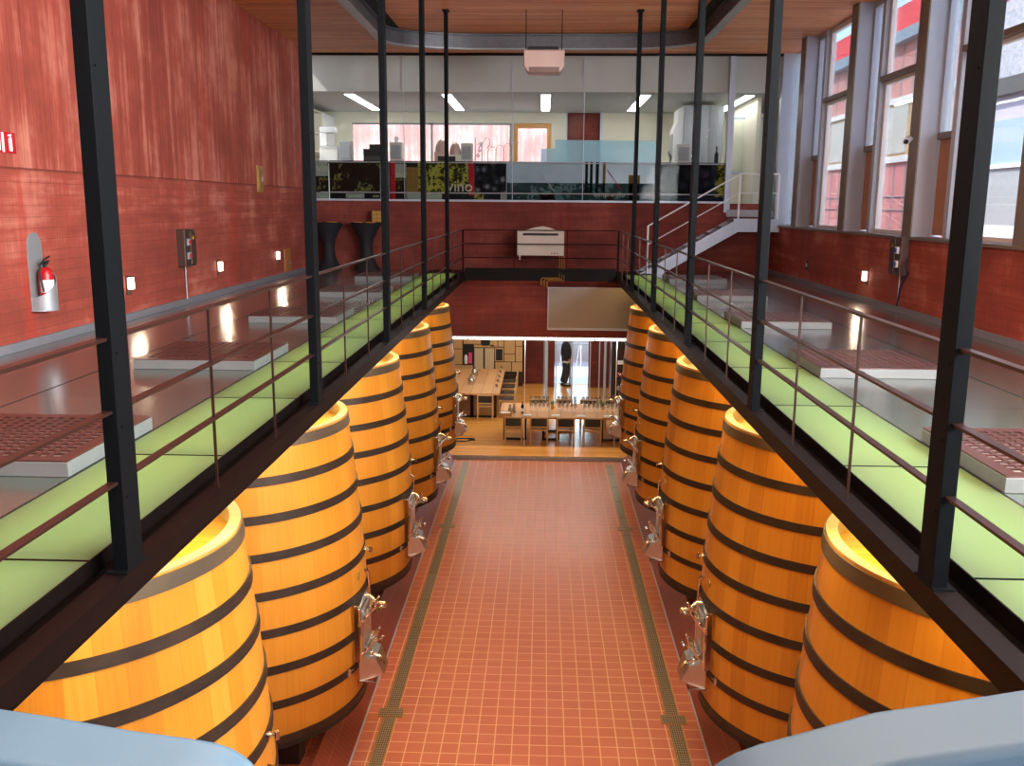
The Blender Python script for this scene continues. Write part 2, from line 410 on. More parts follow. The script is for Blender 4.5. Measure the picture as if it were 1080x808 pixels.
# walls
struct('wall_left', MB().box(-WX - .3, -WX, -6, YW, -.2, CZ + .02), M['red'])
struct('wall_right', MB().box(WX, WX + .3, -6, YW, -.2, 5.58), M['red'])
struct('wall_rear', MB().box(-WX - .3, WX + .3, -6.3, -6, -.2, CZ), M['red_dark'])
struct('wall_front', MB().box(-WX, WX, YW, YW + .22, GZ - .2, 6.12), M['red_dark'])
struct('wall_bulkhead', MB().box(-WX, WX, YB, YB + .2, 2.86, 4.30), M['red_dark'])
struct('trim_5', MB().box(-1.76, 1.63, YB - .14, YB, 4.215, 4.30), M['red'])
struct('ceiling', MB().box(-WX - .4, WX + .52, 4.0, YW + .3, CZ, CZ + .15), M['ceil'])
struct('ceiling_rear', MB().box(-WX - .4, WX + .52, -6.3, 4.0, CZ, CZ + .15), M['ceil'])
struct('trim_6', MB().box(-WX, WX + .6, YW - .06, YW + .02, CZ - .05, CZ), M['beam'])
# skirtings
struct('baseboard_left', MB().box(-WX, -WX + .035, 0, YW, GZ, GZ + .10), M['skirting'], bevel=.004)
struct('baseboard_right', MB().box(WX, WX - .05, 0, YW, GZ, GZ + .09), M['skirting'], bevel=.004)
# glass floors
for s, nm in ((-1, 'left'), (1, 'right')):
    struct('floor_glass_lit_' + nm, MB().box(s * 1.98, s * 2.70, .5, 22.0, GZ - .02, GZ), M['glass_lit'])
    struct('floor_glass_dark_' + nm, MB().box(s * 2.715, s * WX, -6, YW, GZ - .03, GZ), M['glass_dark'])
    struct('trim_' + ('7' if s < 0 else '8'), MB().box(s * 2.70, s * 2.715, .5, 22.0, GZ - .1, GZ + .002), M['black'])
    struct('trim_' + ('9' if s < 0 else '10'), MB().box(s * 4.2, s * 4.212, .5, YW, GZ - .1, GZ + .002), M['black'])
    m_ = MB()
    for k in range(12): m_.box(s * 1.99, s * WX, 4.0 - .03 + 1.8 * k - 1.8, 4.0 + .0 + 1.8 * k - 1.8, GZ - .14, GZ - .035)
    struct('floor_joists_' + nm, m_, M['beam'])
struct('floor_near_bridge', MB().box(-1.98, 1.98, -6, 1.12, GZ - .2, GZ), M['grey'])
struct('floor_far_bridge', MB().box(-2.7, 2.7, 22.14, YW, GZ - .14, GZ - .02), M['beam'])

# ================================================================== EDGE BEAMS, COLUMNS, RAILINGS
Y0, SP = 4.05, 3.6
def edge_beam(s, label):
    t = thing('edge_beam', label, 'beam', (s * 1.79, 0, 4.28))
    a, b = .55, 22.14
    MB().box(0, s * .012, a, b, .012, .12).build('web', M['beam'], t)
    MB().box(0, s * .10, a, b, 0, .014).build('lower_flange', M['beam'], t)
    MB().box(-s * .006, s * .10, a, b, .112, .126).build('upper_flange', M['beam'], t)
    MB().box(s * .10, s * .19, a, b, .075, .085).build('gutter_plate', M['beam'], t)
    MB().box(s * .182, s * .19, a, b, .085, .172).build('upstand', M['beam'], t)
    MB().box(s * .03, s * .19, a, b, -.0, .004).build('soffit_plate', M['beam'], t)
edge_beam(-1, 'long dark steel beam edging the left glass walkway')
edge_beam(1, 'long dark steel beam edging the right glass walkway')
t = thing('edge_beam', 'short dark steel beam closing the far end of the opening', 'beam', (0, 22.05, 4.28))
MB().box(-1.79, 1.79, .0, .014, .014, .20).build('web', M['beam'], t)
MB().box(-1.79, 1.79, 0, .09, 0, .014).build('lower_flange', M['beam'], t)
MB().box(-1.79, 1.79, -.01, .09, .19, .204).build('upper_flange', M['beam'], t)
MB().box(-1.79, 1.79, .03, .13, .204, .29).build('upstand', M['beam'], t)

def column(s, k):
    side = 'left' if s < 0 else 'right'
    t = thing('steel_column', '%s black steel channel column in the %s railing line' % (ORD[k], side), 'column', (s * 1.79, Y0 + SP * k, 4.404), group='columns in the %s railing line' % side)
    H = CZ - 4.404
    MB().box(0, s * .011, -.16, 0, 0, H).build('web', M['steel_black'], t, bevel=.002)
    m_ = MB()
    for y in (-.16, -.012): m_.box(s * .008, s * .068, y, y + .012, 0, H)
    m_.build('flange', M['steel_black'], t, bevel=.003)
    MB().box(-s * .004, s * .095, -.185, .025, 0, .012).build('base_plate', M['steel_black'], t, bevel=.002)
    MB().box(-s * .03, s * .10, -.20, .04, H - .012, H).build('head_plate', M['steel_black'], t)
    m_ = MB()
    for z in (.35, .67, 1.0, 2.2, 3.4): m_.tube([(-s * .006, -.12, z), (0, -.12, z)], .006, 6)
    m_.build('bolt', M['steel_black'], t)
for s in (-1, 1):
    for k in range(5): column(s, k)

RZ = [4.404 + .4285 + .3224 * i - .0 for i in range(3)]   # low, mid, top rail heights
for s, nm in ((-1, 'left'), (1, 'right')):
    t = thing('railing', 'long dark metal railing with three bars along the %s walkway' % nm, 'railing', (s * 1.83, 0, 4.404))
    for z, n_, h in ((RZ[2], 'top_rail', .016), (RZ[1], 'middle_rail', .014), (RZ[0], 'lower_rail', .014)):
        MB().box(-.022, .022, .6, 22.05, z - 4.404 - h, z - 4.404).build(n_, M['rail'], t, bevel=.002)
    for k in range(-1, 5):
        for j in (1, 2):
            y = Y0 - .08 + SP * k + 1.2 * j
            if y > .7: MB().box(-.007, .007, y - .007, y + .007, .0, RZ[2] - 4.404).build('spindle', M['rail'], t)
    # corner post stands at the far end
    MB().box(-.02, .02, 22.03, 22.07, 0, RZ[2] - 4.404).build('corner_post', M['steel_black'], t)
    MB().box(-.02, .02, .58, .62, 0, RZ[2] - 4.404).build('end_post', M['steel_black'], t)
t = thing('railing', 'short dark railing across the far end of the opening', 'railing', (0, 22.05, 4.484))
for z, n_ in ((RZ[2], 'top_rail'), (RZ[1], 'middle_rail'), (RZ[0], 'lower_rail')):
    MB().box(-1.80, 1.80, -.016, .016, z - 4.484 - .022, z - 4.484).build(n_, M['steel_black'], t)
for x in (-.62, .63): MB().box(x - .007, x + .007, -.007, .007, 0, RZ[2] - 4.484).build('spindle', M['steel_black'], t)

# ================================================================== TANKS
HZ = [3.80, 3.45, 3.09, 2.72, 2.34, 1.96, 1.58, 1.20, .80]
def rt(z):
    f = (3.87 - z) / (3.87 - .76)
    return 1.20 + .19 * math.sin(min(1, f * 1.15) * PI / 2) - .045 * max(0, f - .75) * 4
def tank():
    t = thing('wine_vat', 'x', 'vat', (0, 0, 0))
    ZB = .29
    body = MB(); zs = [.76 + i * (3.87 - .76) / 26 for i in range(27)]
    prof = [(rt(z), z - ZB) for z in zs] + [(rt(3.87) - .075, 3.87 - ZB), (rt(3.87) - .085, 3.74 - ZB)]
    body.lathe(prof, 92); b = body.build('staves', M['stave'], t, smooth=30)
    MB().lathe([(rt(3.87) + .001, 3.862 - ZB), (rt(3.87), 3.874 - ZB), (rt(3.87) - .078, 3.874 - ZB), (rt(3.87) - .087, 3.75 - ZB)], 92).build('rim', M['rim'], t, smooth=30)
    MB().lathe([(0, 3.755 - ZB), (rt(3.87) - .086, 3.755 - ZB)], 92).build('lid', M['lid'], t)
    for z in HZ:
        h, e = (.050, .012) if z > 3.7 else (.042, .013)
        MB().lathe([(rt(z - h) + .001, z - h - ZB), (rt(z - h) + e, z - h - ZB), (rt(z + h) + e, z + h - ZB), (rt(z + h) + .001, z + h - ZB)], 92).build('hoop', M['hoop_top'] if z > 3.7 else M['hoop'], t, smooth=30)
    MB().lathe([(0, .70 - ZB), (rt(.76) + .004, .70 - ZB), (rt(.76) + .004, .765 - ZB), (0, .765 - ZB)], 64).build('base_ring', M['black'], t, smooth=30)
    for a in (45, 135, 225, 315):
        x, y = .95 * math.cos(math.radians(a)), .95 * math.sin(math.radians(a))
        MB().box(x - .13, x + .13, y - .11, y + .11, 0, .41).build('leg', M['black'], t, bevel=.01)
    # fittings on the aisle side (+x here): manway door with clamps, lower valve and steel chute
    R = 1.37; ZF = ZB - .24
    d2 = MB().box(-.03, .05, -.21, .21, -.32, .32).build('manway_frame', M['inox'], t, bevel=.015)
    d2.location = (R - .02, -.24, 1.36 - ZF)
    MB().box(.05, .085, -.17, .17, -.26, .26).build('manway_door', M['inox_b'], d2, bevel=.014)
    for z in (.20, -.16):
        MB().obox((.03, -.215, z - .10), (.20, -.13, z + .10), .05, .022).obox((.03, .10, z - .10), (.20, .10, z + .10), .05, .022).obox((.10, -.2, z), (.11, .2, z), .028, .035).build('clamp_bar', M['inox'], d2, bevel=.005)
        MB().tube([(.09, -.02, z), (.24, -.02, z + .03)], .014, 8).tube([(.235, -.10, z + .05), (.235, .06, z + .01)], .014, 8).tube([(.235, -.12, z + .05), (.235, -.09, z + .045)], .024, 8).tube([(.235, .05, z + .012), (.235, .08, z + .008)], .024, 8).build('clamp_handle', M['inox'], d2, smooth=40)
        MB().tube([(.03, .215, z - .09), (.09, .23, z - .09), (.14, .2, z - .02)], .018, 8).tube([(.20, -.13, z + .10), (.22, -.12, z + .18)], .012, 8).build('hinge', M['inox'], d2, smooth=40)
    MB().tube([(.04, .235, -.32), (.04, .235, .32)], .014, 8).build('hinge_rod', M['inox'], d2, smooth=40)
    MB().tube([(.05, -.235, -.3), (.07, -.24, 0), (.05, -.235, .3)], .012, 8).build('latch_rod', M['inox'], d2, smooth=40)
    v = MB().tube([(R - .03, -.28, 1.06 - ZF), (R + .10, -.28, 1.06 - ZF)], .035, 14).tube([(R + .10, -.28, 1.06 - ZF), (R + .13, -.28, 1.06 - ZF)], .055, 14).tube([(R + .13, -.28, 1.06 - ZF), (R + .20, -.28, 1.03 - ZF), (R + .23, -.28, .95 - ZF)], .030, 12).build('drain_valve', M['inox'], t, smooth=40)
    MB().tube([(R + .06, -.28, 1.08 - ZF), (R + .06, -.28, 1.17 - ZF)], .01, 8).obox((R + .06, -.37, 1.17 - ZF), (R + .06, -.2, 1.175 - ZF), .022, .012).build('valve_lever', M['inox'], v, smooth=40)
    # discharge chute: folded sheet sloping out and down with two cheeks
    ch = MB()
    def sheet(a, b, c_, d_, th=.006):
        a, b, c_, d_ = map(Vector, (a, b, c_, d_)); n_ = (b - a).cross(d_ - a).normalized() * th
        ch.add([a, b, c_, d_, a + n_, b + n_, c_ + n_, d_ + n_], [(0, 1, 2, 3), (7, 6, 5, 4), (0, 4, 5, 1), (1, 5, 6, 2), (2, 6, 7, 3), (3, 7, 4, 0)])
    zt = 1.12 - ZF; zl = .86 - ZF
    sheet((R, -.42, zt), (R, .02, zt), (R + .17, -.02, zt - .07), (R + .17, -.38, zt - .07))
    sheet((R + .17, -.38, zt - .07), (R + .17, -.02, zt - .07), (R + .25, -.06, zl), (R + .25, -.34, zl))
    sheet((R, -.42, zt), (R + .17, -.38, zt - .07), (R + .25, -.34, zl), (R, -.40, zl - .06))
    sheet((R, .02, zt), (R, .0, zl - .06), (R + .25, -.06, zl), (R + .17, -.02, zt - .07))
    ch.build('discharge_chute', M['inox_b'], t)
    MB().obox((R - .02, -.40, .80 - ZF), (R + .17, -.40, .80 - ZF), .02, .02).obox((R - .02, .0, .80 - ZF), (R + .17, .0, .80 - ZF), .02, .02).obox((R + .17, -.42, .80 - ZF), (R + .17, .02, .80 - ZF), .02, .02).tube([(R + .05, -.2, .80 - ZF), (R + .16, -.2, .80 - ZF)], .022, 8).build('step_bracket', M['inox'], t, smooth=40)
    MB().tube([(R, -.12, 1.66 - ZF), (R + .08, -.12, 1.66 - ZF), (R + .16, -.16, 1.60 - ZF), (R + .22, -.2, 1.60 - ZF)], .02, 10).tube([(R + .20, -.2, 1.6 - ZF), (R + .26, -.21, 1.6 - ZF)], .034, 12).build('racking_valve', M['inox'], t, smooth=40)
    MB().tube([(R + .02, .12, 1.12 - ZF), (R + .03, .10, 1.5 - ZF), (R + .02, .08, 1.85 - ZF), (R - .02, .02, 1.9 - ZF)], .016, 8).build('level_pipe', M['inox'], t, smooth=40)
    MB().tube([(R - .04, .05, 2.36 - ZB), (R + .06, .05, 2.36 - ZB)], .013, 8).tube([(R + .06, .05, 2.33 - ZB), (R + .06, .05, 2.39 - ZB)], .018, 8).tube([(R + .0, .05, 2.36 - ZB), (R + .015, .05, 2.36 - ZB)], .026, 10).build('sample_tap', M['inox'], t, smooth=40)
    a = math.radians(-9)
    bd = MB().tube([(rt(2.16) * math.cos(a) - .004, rt(2.16) * math.sin(a), 2.16 - ZB), (rt(2.16) * math.cos(a) + .008, rt(2.16) * math.sin(a), 2.16 - ZB)], .045, 16).build('number_badge', M['brass'], t)
    a = math.radians(-21)
    MB().tube([(R * math.cos(a) - .02, R * math.sin(a) - .05, 1.20 - ZB), (R * math.cos(a) + .02, R * math.sin(a) + .06, 1.20 - ZB)], .018, 8).tube([(R * math.cos(a) + .005, R * math.sin(a) - .03, 1.17 - ZB), (R * math.cos(a) + .005, R * math.sin(a) - .03, 1.24 - ZB)], .022, 8).build('hoop_tensioner', M['inox_b'], t, smooth=40)
    return t
proto = tank()
for s, nm in ((-1, 'left'), (1, 'right')):
    for k in range(5):
        lab = '%s golden oak vat with black hoops in the %s row' % (ORD[k], nm)
        o = proto if (s < 0 and k == 0) else dup(proto)
        o.location = (s * 3.2, 5.85 + SP * k, .29); o.rotation_euler.z = 0 if s < 0 else PI
        if s > 0:
            o.rotation_euler.z = 0; o.scale = (-1, 1, 1)
        o['label'] = lab; o['group'] = 'oak vats in the %s row' % nm
# lamps over each tank, under the glass walkway
for s, nm in ((-1, 'left'), (1, 'right')):
    for k in range(5):
        t = thing('vat_lamp', 'slim lamp under the %s walkway in front of the %s vat' % (nm, ORD[k]), 'lamp', (s * 2.35, 4.05 + SP * k + (.35 if k == 0 else 0), 4.24), group='lamps under the %s walkway' % nm)
        MB().box(-.07, .07, -.5, .5, 0, .05).build('lamp_housing', M['beam'], t)
        MB().box(-.055, .055, -.48, .48, -.012, 0).build('diffuser', emis('lit_amber_lamp', (1, .72, .30), 4) if (s < 0 and k == 0) else bpy.data.materials['lit_amber_lamp'], t)
        area('vat_lamp_light', (s * 2.35, 4.05 + SP * k + (.35 if k == 0 else 0), 4.21), (0, 0.15, -1), .3, 1.6, 27, (1, .62, .22))
        area('vat_lid_light', (s * 2.3, 5.85 + SP * k, 4.2), (s * .1, 0, -1), .14, 1.2, 20, (1, .72, .30))
    area('walkway_uplight', (s * 2.34, 11.3, 4.30), (0, 0, 1), .55, 21, 56, (1, .93, .68))

# ================================================================== FLOOR DRAINS
m = NT('perforated_drain_grating'); x, y, z = m.xyz(m.coord())
hx = m.math('LESS_THAN', m.math('FRACT', m.math('MULTIPLY', x, 40)), .5); hy = m.math('LESS_THAN', m.math('FRACT', m.math('MULTIPLY', y, 22)), .6)
m.base(m.mix(m.math('MULTIPLY', hx, hy), (.36, .31, .22), (.05, .042, .032))); m.rough(.4); m.b.inputs['Metallic'].default_value = .5
M['grate'] = m.m
for s, nm in ((-1, 'left'), (1, 'right')):
    t = thing('drain_channel', 'narrow perforated steel floor drain running along the %s side of the aisle' % nm, 'drain', (s * 1.70, 0, 0))
    MB().box(-.083, .083, 1.5, 21.35, .001, .004).build('channel_frame', M['brass'], t)
    y = 1.5
    while y < 21.3:
        y2 = min(y + 1.0, 21.34)
        MB().box(-.068, .068, y + .008, y2 - .008, .0035, .0075).build('grating', M['grate'], t)
        y = y2
    for yy in (10.2, 16.85):
        g = MB().box(-.155, .155, yy - .1, yy + .1, .006, .0095).build('sump_frame', M['brass'], t)
        MB().box(-.142, .142, yy - .087, yy + .087, .0095, .012).build('sump_grate', M['grate'], g)

# ================================================================== HATCHES IN THE WALKWAYS
def hatch():
    t = thing('floor_hatch', 'x', 'hatch')
    W = .60; k = MB()
    for a, b, c_, d_ in ((-W, W, -W, -W + .05), (-W, W, W - .05, W), (-W, -W + .05, -W + .05, W - .05), (W - .05, W, -W + .05, W - .05)): k.box(a, b, c_, d_, 0, .09)
    k.build('kerb_frame', M['hatchframe'], t, bevel=.004)
    MB().box(-W + .05, W - .05, -W + .05, W - .05, 0, .012).build('hole_light_sheet', M['offwhite'], t)  # pale sheet added to stand in for light showing through the grille holes
    g = MB(); N = 13; e = W - .005
    g.box(-e, e, -e, -e + .09, .09, .10).box(-e, e, e - .09, e, .09, .10).box(-e, -e + .09, -e + .09, e - .09, .09, .10).box(e - .09, e, -e + .09, e - .09, .09, .10)
    for i in range(1, N):
        p = -e + .09 + (2 * e - .18) * i / N
        g.box(p - .014, p + .014, -e + .09, e - .09, .090, .0995); g.box(-e + .09, e - .09, p - .014, p + .014, .0905, .10)
    g.build('grille', M['hatchgrille'], t)
    return t
M['hatchframe'] = plain('grey_white_metal', (.16, .18, .18), .5)
M['hatchgrille'] = plain('brown_perforated_plate', (.085, .036, .030), .35, .3)
ph = hatch()
for s, nm in ((-1, 'left'), (1, 'right')):
    for k in range(5):
        o = ph if (s < 0 and k == 0) else dup(ph)
        o.location = (s * 3.32, 5.78 + SP * k, GZ + .001)
        o['label'] = '%s low square hatch with a brown perforated grille on the %s glass walkway' % (ORD[k], nm); o['group'] = 'hatches on the %s glass walkway' % nm

# ================================================================== WINDOWS ON THE RIGHT
FIN = [21.0, 17.64, 14.42, 10.95, 7.4, 3.9, .4, -3.1]
XG = 5.97
sill = MB().box(WX - .04, 6.12, -6, YW, 5.575, 5.62)
struct('trim_11', sill, M['alu_in'], bevel=.005)
struct('wall_right_outer', MB().box(6.1, 6.3, -6, YW, -.2, 5.575), M['red'])
for i, yf in enumerate(FIN):
    fm = MB().box(WX + .012, XG + .1, yf, yf + .34, 5.62, CZ)
    struct('window_fin_%d' % (i + 1), fm, M['alu'])
    struct('window_fin_cap_%d' % (i + 1), MB().box(WX - .01, WX + .012, yf - .004, yf + .344, 5.62, CZ), M['alu_in'])
def window(i, ya, yb):
    """bay from far edge yb down to near edge ya"""
    t = tag(bpy.data.objects.new('window_%d' % i, None), kind='structure'); C.objects.link(t); t.location = (XG, yb, 5.62)
    L = yb - ya; H = CZ - 5.62
    def bx(name, y0, y1, z0, z1, x0, x1, mat, par=t, bevel=.004):
        return MB().box(x0, x1, -y1, -y0, z0, z1).build(name, mat, par, bevel=bevel)
    f = M['alu']; cw = .62
    # casement frame beside the fin
    bx('casement_frame', 0, .06, 0, H, -.07, .03, f); bx('casement_frame', cw, cw + .14, 0, H, -.13, .05, f)
    bx('casement_head', .06, cw, 1.42, 1.52, -.10, .03, M['alu_in'])
    bx('casement_head', .06, cw, H - .1, H, -.06, .03, f)
    p = bx('timber_vent_panel', .06, cw, .03, 1.42, -.045, -.01, M['dwood'])
    MB().box(-.055, -.045, -cw + .07, -.13, .10, 1.35).build('panel_field', M['dwood'], p, bevel=.01)
    MB().tube([(-.06, -cw + .04, .60), (-.10, -cw + .04, .60), (-.10, -cw + .04, .70)], .009, 8).build('panel_handle', M['inox_b'], p)
    bx('narrow_pane', .06, cw, 1.52, H - .1, -.005, .005, M['glass'], bevel=0)
    # main window
    y0 = cw + .14
    bx('window_frame', y0, y0 + .07, 0, H, -.05, .03, M['white']); bx('window_frame', L - .05, L, 0, H, -.05, .03, M['white'])
    bx('window_frame', y0 + .07, L - .05, H - .09, H, -.05, .03, M['white']); bx('window_frame', y0 + .07, L - .05, 0, .06, -.05, .03, M['white'])
    bx('transom', y0 + .0, L, 2.56, 2.64, -.15, .03, M['alu_in']); bx('transom_trim', y0 + .07, L, 2.50, 2.56, -.05, .03, M['white'])
    bx('main_pane', y0 + .07, L - .05, .06, H - .09, -.005, .005, M['glass'], bevel=0)
for i in range(len(FIN) - 1): window(i + 1, FIN[i + 1] + .34, FIN[i])
struct('window_9', MB().box(XG - .01, XG, 21.34, YW, 5.62, CZ), M['glass'])
struct('trim_12', MB().box(XG - .05, XG + .03, 22.35, 22.45, 5.62, CZ), M['white'])
struct('trim_13', MB().box(WX + .1, XG + .3, YW - .1, YW + .1, 5.62, CZ), M['alu'])

# ================================================================== RIGHT: OUTSIDE
struct('ground', MB().box(6.3, 60, -40, 70, -.3, -.1), M['pave'])
fx = 12.0
def facade():
    t = thing('building', 'red clad building with a bright red roof band across the yard', 'building', (fx, 40, 0))
    MB().box(0, 8, -12.3, 14, 0, 7.55).build('lower_wall', M['pinkclad'], t)
    MB().box(0, 8, -12.3, 14, 7.75, 9.55).build('panel_band_wall', M['tan'], t)
    MB().box(-.12, 8, -12.3, 14, 7.55, 7.75).build('string_course', M['white'], t)
    MB().box(-.12, 8, -12.3, 14, 9.5, 9.68).build('string_course', M['white'], t)
    MB().box(0, 8, -12.3, 14, 9.68, 11.42).build('upper_wall', M['pinkwall'], t)
    g = MB().box(-.3, .2, -12.3, 14, 11.42, 11.78).build('gutter', M['bluegrey'], t)
    MB().prism([(-.1, 11.78), (.25, 12.85), (8, 13.1), (8, 11.78)], -12.3, 14, 'xz').build('roof', M['terr_red'], t)
    for i in range(4):
        MB().box(-.04, 0, -11.2 + i * 3.2, -9.4 + i * 3.2, 7.85, 9.4).build('timber_shutter', M['orangewood'] if i % 2 == 0 else M['offwhite'], t, bevel=.01)
    m_ = MB()
    for i in range(26): m_.box(-.03, 0, -12.2 + i * 1.0, -12.14 + i * 1.0, 0, 7.5).box(-.03, 0, -12.2 + i * 1.0, -12.14 + i * 1.0, 9.7, 11.4)
    m_.build('cladding_joints', M['grey'], t)
    m_ = MB()
    for z in (5.95, 6.4): m_.box(-.04, 0, -12.3, 14, z, z + .03)
    m_.build('cladding_rails', M['grey'], t)
M['tan'] = plain('tan_timber_panels', (.58, .40, .24), .6, var=.15, scale=1)
M['pinkclad'] = plain('overexposed_pink_cladding', (.70, .27, .27), .7, var=.1, scale=1)  # red cladding made paler, daylight overexposure put into the colour
M['pinkwall'] = plain('overexposed_pink_render', (.62, .28, .27), .7, var=.1, scale=1)  # render lightened the same way, glare painted into its colour
facade()
t = thing('building', 'blue grey building with a rough slate gable beyond the nearest right window', 'building', (fx + .2, 20, 0))
MB().box(0, 6, -16, 7.4, 0, 5.6).build('base_wall', M['white'], t)
MB().box(.02, 6, -16, 7.4, 5.6, 7.1).build('dark_wall', M['grey'], t)
MB().box(-.06, 6, -16, 7.4, 7.1, 7.2).build('string_course', M['white'], t)
MB().box(0, 6, -16, 7.4, 7.2, 8.35).build('middle_wall', M['bluegrey'], t)
MB().box(.01, 6, -16, 7.4, 8.35, 8.95).build('lavender_band', M['lavender'], t)
MB().prism([(-16, 8.95), (7.4, 8.95), (7.4, 9.4), (-16, 7.9 + 1.3)], -.25, 6, 'yz').build('eaves', M['darkpanel'], t)
MB().prism([(-16, 9.3), (7.4, 9.4), (7.4, 11.2), (-8, 14.5), (-16, 13)], .05, 6, 'yz').build('slate_gable', M['slate'], t)
t = thing('hillside', 'grey rocky slope with bare trees rising behind the red roof', 'hill', (24, 34, 0))
hv = MB(); random.seed(3)
gx, gy = 14, 26; vs = []; fs = []
for i in range(gx):
    for j in range(gy):
        vs.append((i * 1.6, -26 + j * 2.4, 6 + i * 1.15 + random.uniform(-.5, .5)))
for i in range(gx - 1):
    for j in range(gy - 1): fs.append((i * gy + j, i * gy + j + 1, (i + 1) * gy + j + 1, (i + 1) * gy + j))
hv.add(vs, fs); hv.build('slope', M['slate'], t, smooth=60)

# ================================================================== UPPER FAR WALL: GLAZED LABORATORY
struct('trim_14', MB().box(-WX, 4.56, YW - .06, YW + .22, 6.12, 6.165), M['alu'])
struct('window_10', MB().box(-WX, 4.5, YW + .06, YW + .075, 6.165, CZ), M['glass'])
struct('window_11', MB().box(4.64, WX + .3, YW + .06, YW + .075, 5.98, 9.6), M['glass'])
struct('trim_15', MB().box(4.50, 4.64, YW - .02, YW + .16, 5.9, CZ), M['alu'])
m_ = MB()
for x in (-3.4, -.72, 1.02, 2.3): m_.box(x - .006, x + .006, YW + .05, YW + .085, 6.165, 9.6)
struct('trim_16', m_, M['alu'])
struct('trim_17', MB().box(-WX - .2, WX + .5, YW + .25, YW + .40, 8.77, CZ), M['offwhite'])
struct('ceiling_laboratory', MB().box(-7, 6.9, YW + .4, 29, 8.77, 8.9), M['offwhite'])
struct('floor_laboratory', MB().box(-7, 6.9, YW + .22, 29, 5.75, 5.95), M['grey'])
struct('floor_landing_strip', MB().box(4.56, WX + .4, YW - .05, YW + .22, 5.8, 5.97), M['grey'])
YL = 28.76
lw = MB().box(-7, -5.75, YL, YL + .2, 5.9, 8.8).box(-5.75, -.95, YL, YL + .2, 5.9, 7.1).box(-5.75, -.95, YL, YL + .2, 8.45, 8.8)
lw.box(-.95, -.86, YL, YL + .2, 5.9, 8.8).box(-.86, .26, YL, YL + .2, 8.46, 8.8).box(.26, .72, YL, YL + .2, 5.9, 8.8).box(1.78, 6.9, YL, YL + .2, 5.9, 8.8).box(.72, 1.78, YL, YL + .2, 5.9, 7.0)
struct('wall_laboratory_back', lw, M['cream'])
struct('wall_laboratory_left', MB().box(-7.1, -6.9, YW + .22, YL, 5.9, 8.8), M['cream'])
struct('wall_laboratory_right', MB().box(5.45, 5.55, YW + 1.2, YL, 5.9, 8.8), M['cream'])
struct('wall_corridor', MB().box(6.8, 6.9, YW + .22, YL, 5.9, 8.8), M['cream'])
struct('wall_rear_outer_red', MB().box(.72, 1.78, YL + .12, YL + .16, 7.0, 8.8), M['red_dark'])
t = tag(bpy.data.objects.new('window_12', None), kind='structure'); C.objects.link(t); t.location = (0, YL, 0)
MB().box(-5.75, -.95, .02, .03, 7.1, 8.45).build('pane', M['glass'], t)
MB().box(-5.75, -.95, -.02, .06, 8.40, 8.45).box(-5.75, -.95, -.02, .06, 7.08, 7.13).box(-3.37, -3.31, -.02, .06, 7.1, 8.45).box(-.99, -.93, -.02, .06, 7.1, 8.45).build('frame', M['grey'], t)
t = tag(bpy.data.objects.new('door_1', None), kind='structure'); C.objects.link(t); t.location = (-.3, YL, 5.95)
MB().box(-.56, -.44, -.04, .1, 0, 2.5).box(.44, .56, -.04, .1, 0, 2.5).box(-.44, .44, -.04, .1, 2.36, 2.5).box(-.44, .44, -.02, .08, 0, .35).build('door_frame', M['orangewood'], t, bevel=.01)
MB().box(-.44, .44, .02, .03, .35, 2.36).build('pane', M['glass'], t)
struct('trim_18', MB().box(1.72, 1.78, YL - .04, YL, 6.0, 8.8).box(.70, .74, YL - .04, YL, 6.0, 8.8), M['alu'])
# sunlit red wall outside the laboratory, overexposure lightened into its colour
t = thing('outer_wall', 'sunlit pale red board marked wall outside the laboratory windows', 'wall', (-2, 33.5, 0))
MB().box(-9, 6, 0, .3, 3, 12).build('wall_face', M['pinkconc'] if 'pinkconc' in M else M.setdefault('pinkconc', concrete('overexposed_red_concrete', (.58, .34, .32), (.80, .68, .64), zsplit=3)), t)
struct('ground_rear', MB().box(-14, 14, 35.5, 70, -.3, -.05), M['pave'])
for i, x in enumerate((-4.85, -2.4, .08, 2.56, 5.12)):
    t = thing('ceiling_light', '%s lit strip light in the laboratory ceiling' % (['leftmost', 'second from left', 'middle', 'fourth from left', 'rightmost'][i]), 'ceiling light', (x, 24.0, 8.77), group='laboratory strip lights')
    MB().box(-.13, .13, 0, 3.9, -.03, 0).build('housing', M['white'], t)
    MB().box(-.115, .115, .02, 3.88, -.036, -.03).build('diffuser', M['labled'], t)

# ---- laboratory furniture
t = thing('wall_cabinet', 'cream wall cabinet with an open shelf at the far left of the laboratory', 'cabinet', (-6.9, 26.2, 7.45))
MB().box(0, .62, -1.3, -.9, 0, 1.15).box(0, .62, .9, 2.5, 0, 1.15).box(0, .62, -.9, .9, 1.11, 1.15).box(0, .62, -.9, .9, 0, .04).box(0, .05, -.9, .9, 0, 1.15).build('body', M['cream'], t, bevel=.005)
MB().box(.05, .60, -.9, .9, .52, .55).build('shelf', M['cream'], t)
MB().box(.62, .64, .92, 2.48, .02, 1.13).build('door', M['white'], t, bevel=.004)
tag(MB().box(-6.7, -6.4, 25.9, 26.4, 8.002, 8.2).build('file_box', M['orangewood']), 'small orange box on the open shelf of the laboratory wall cabinet', 'box')
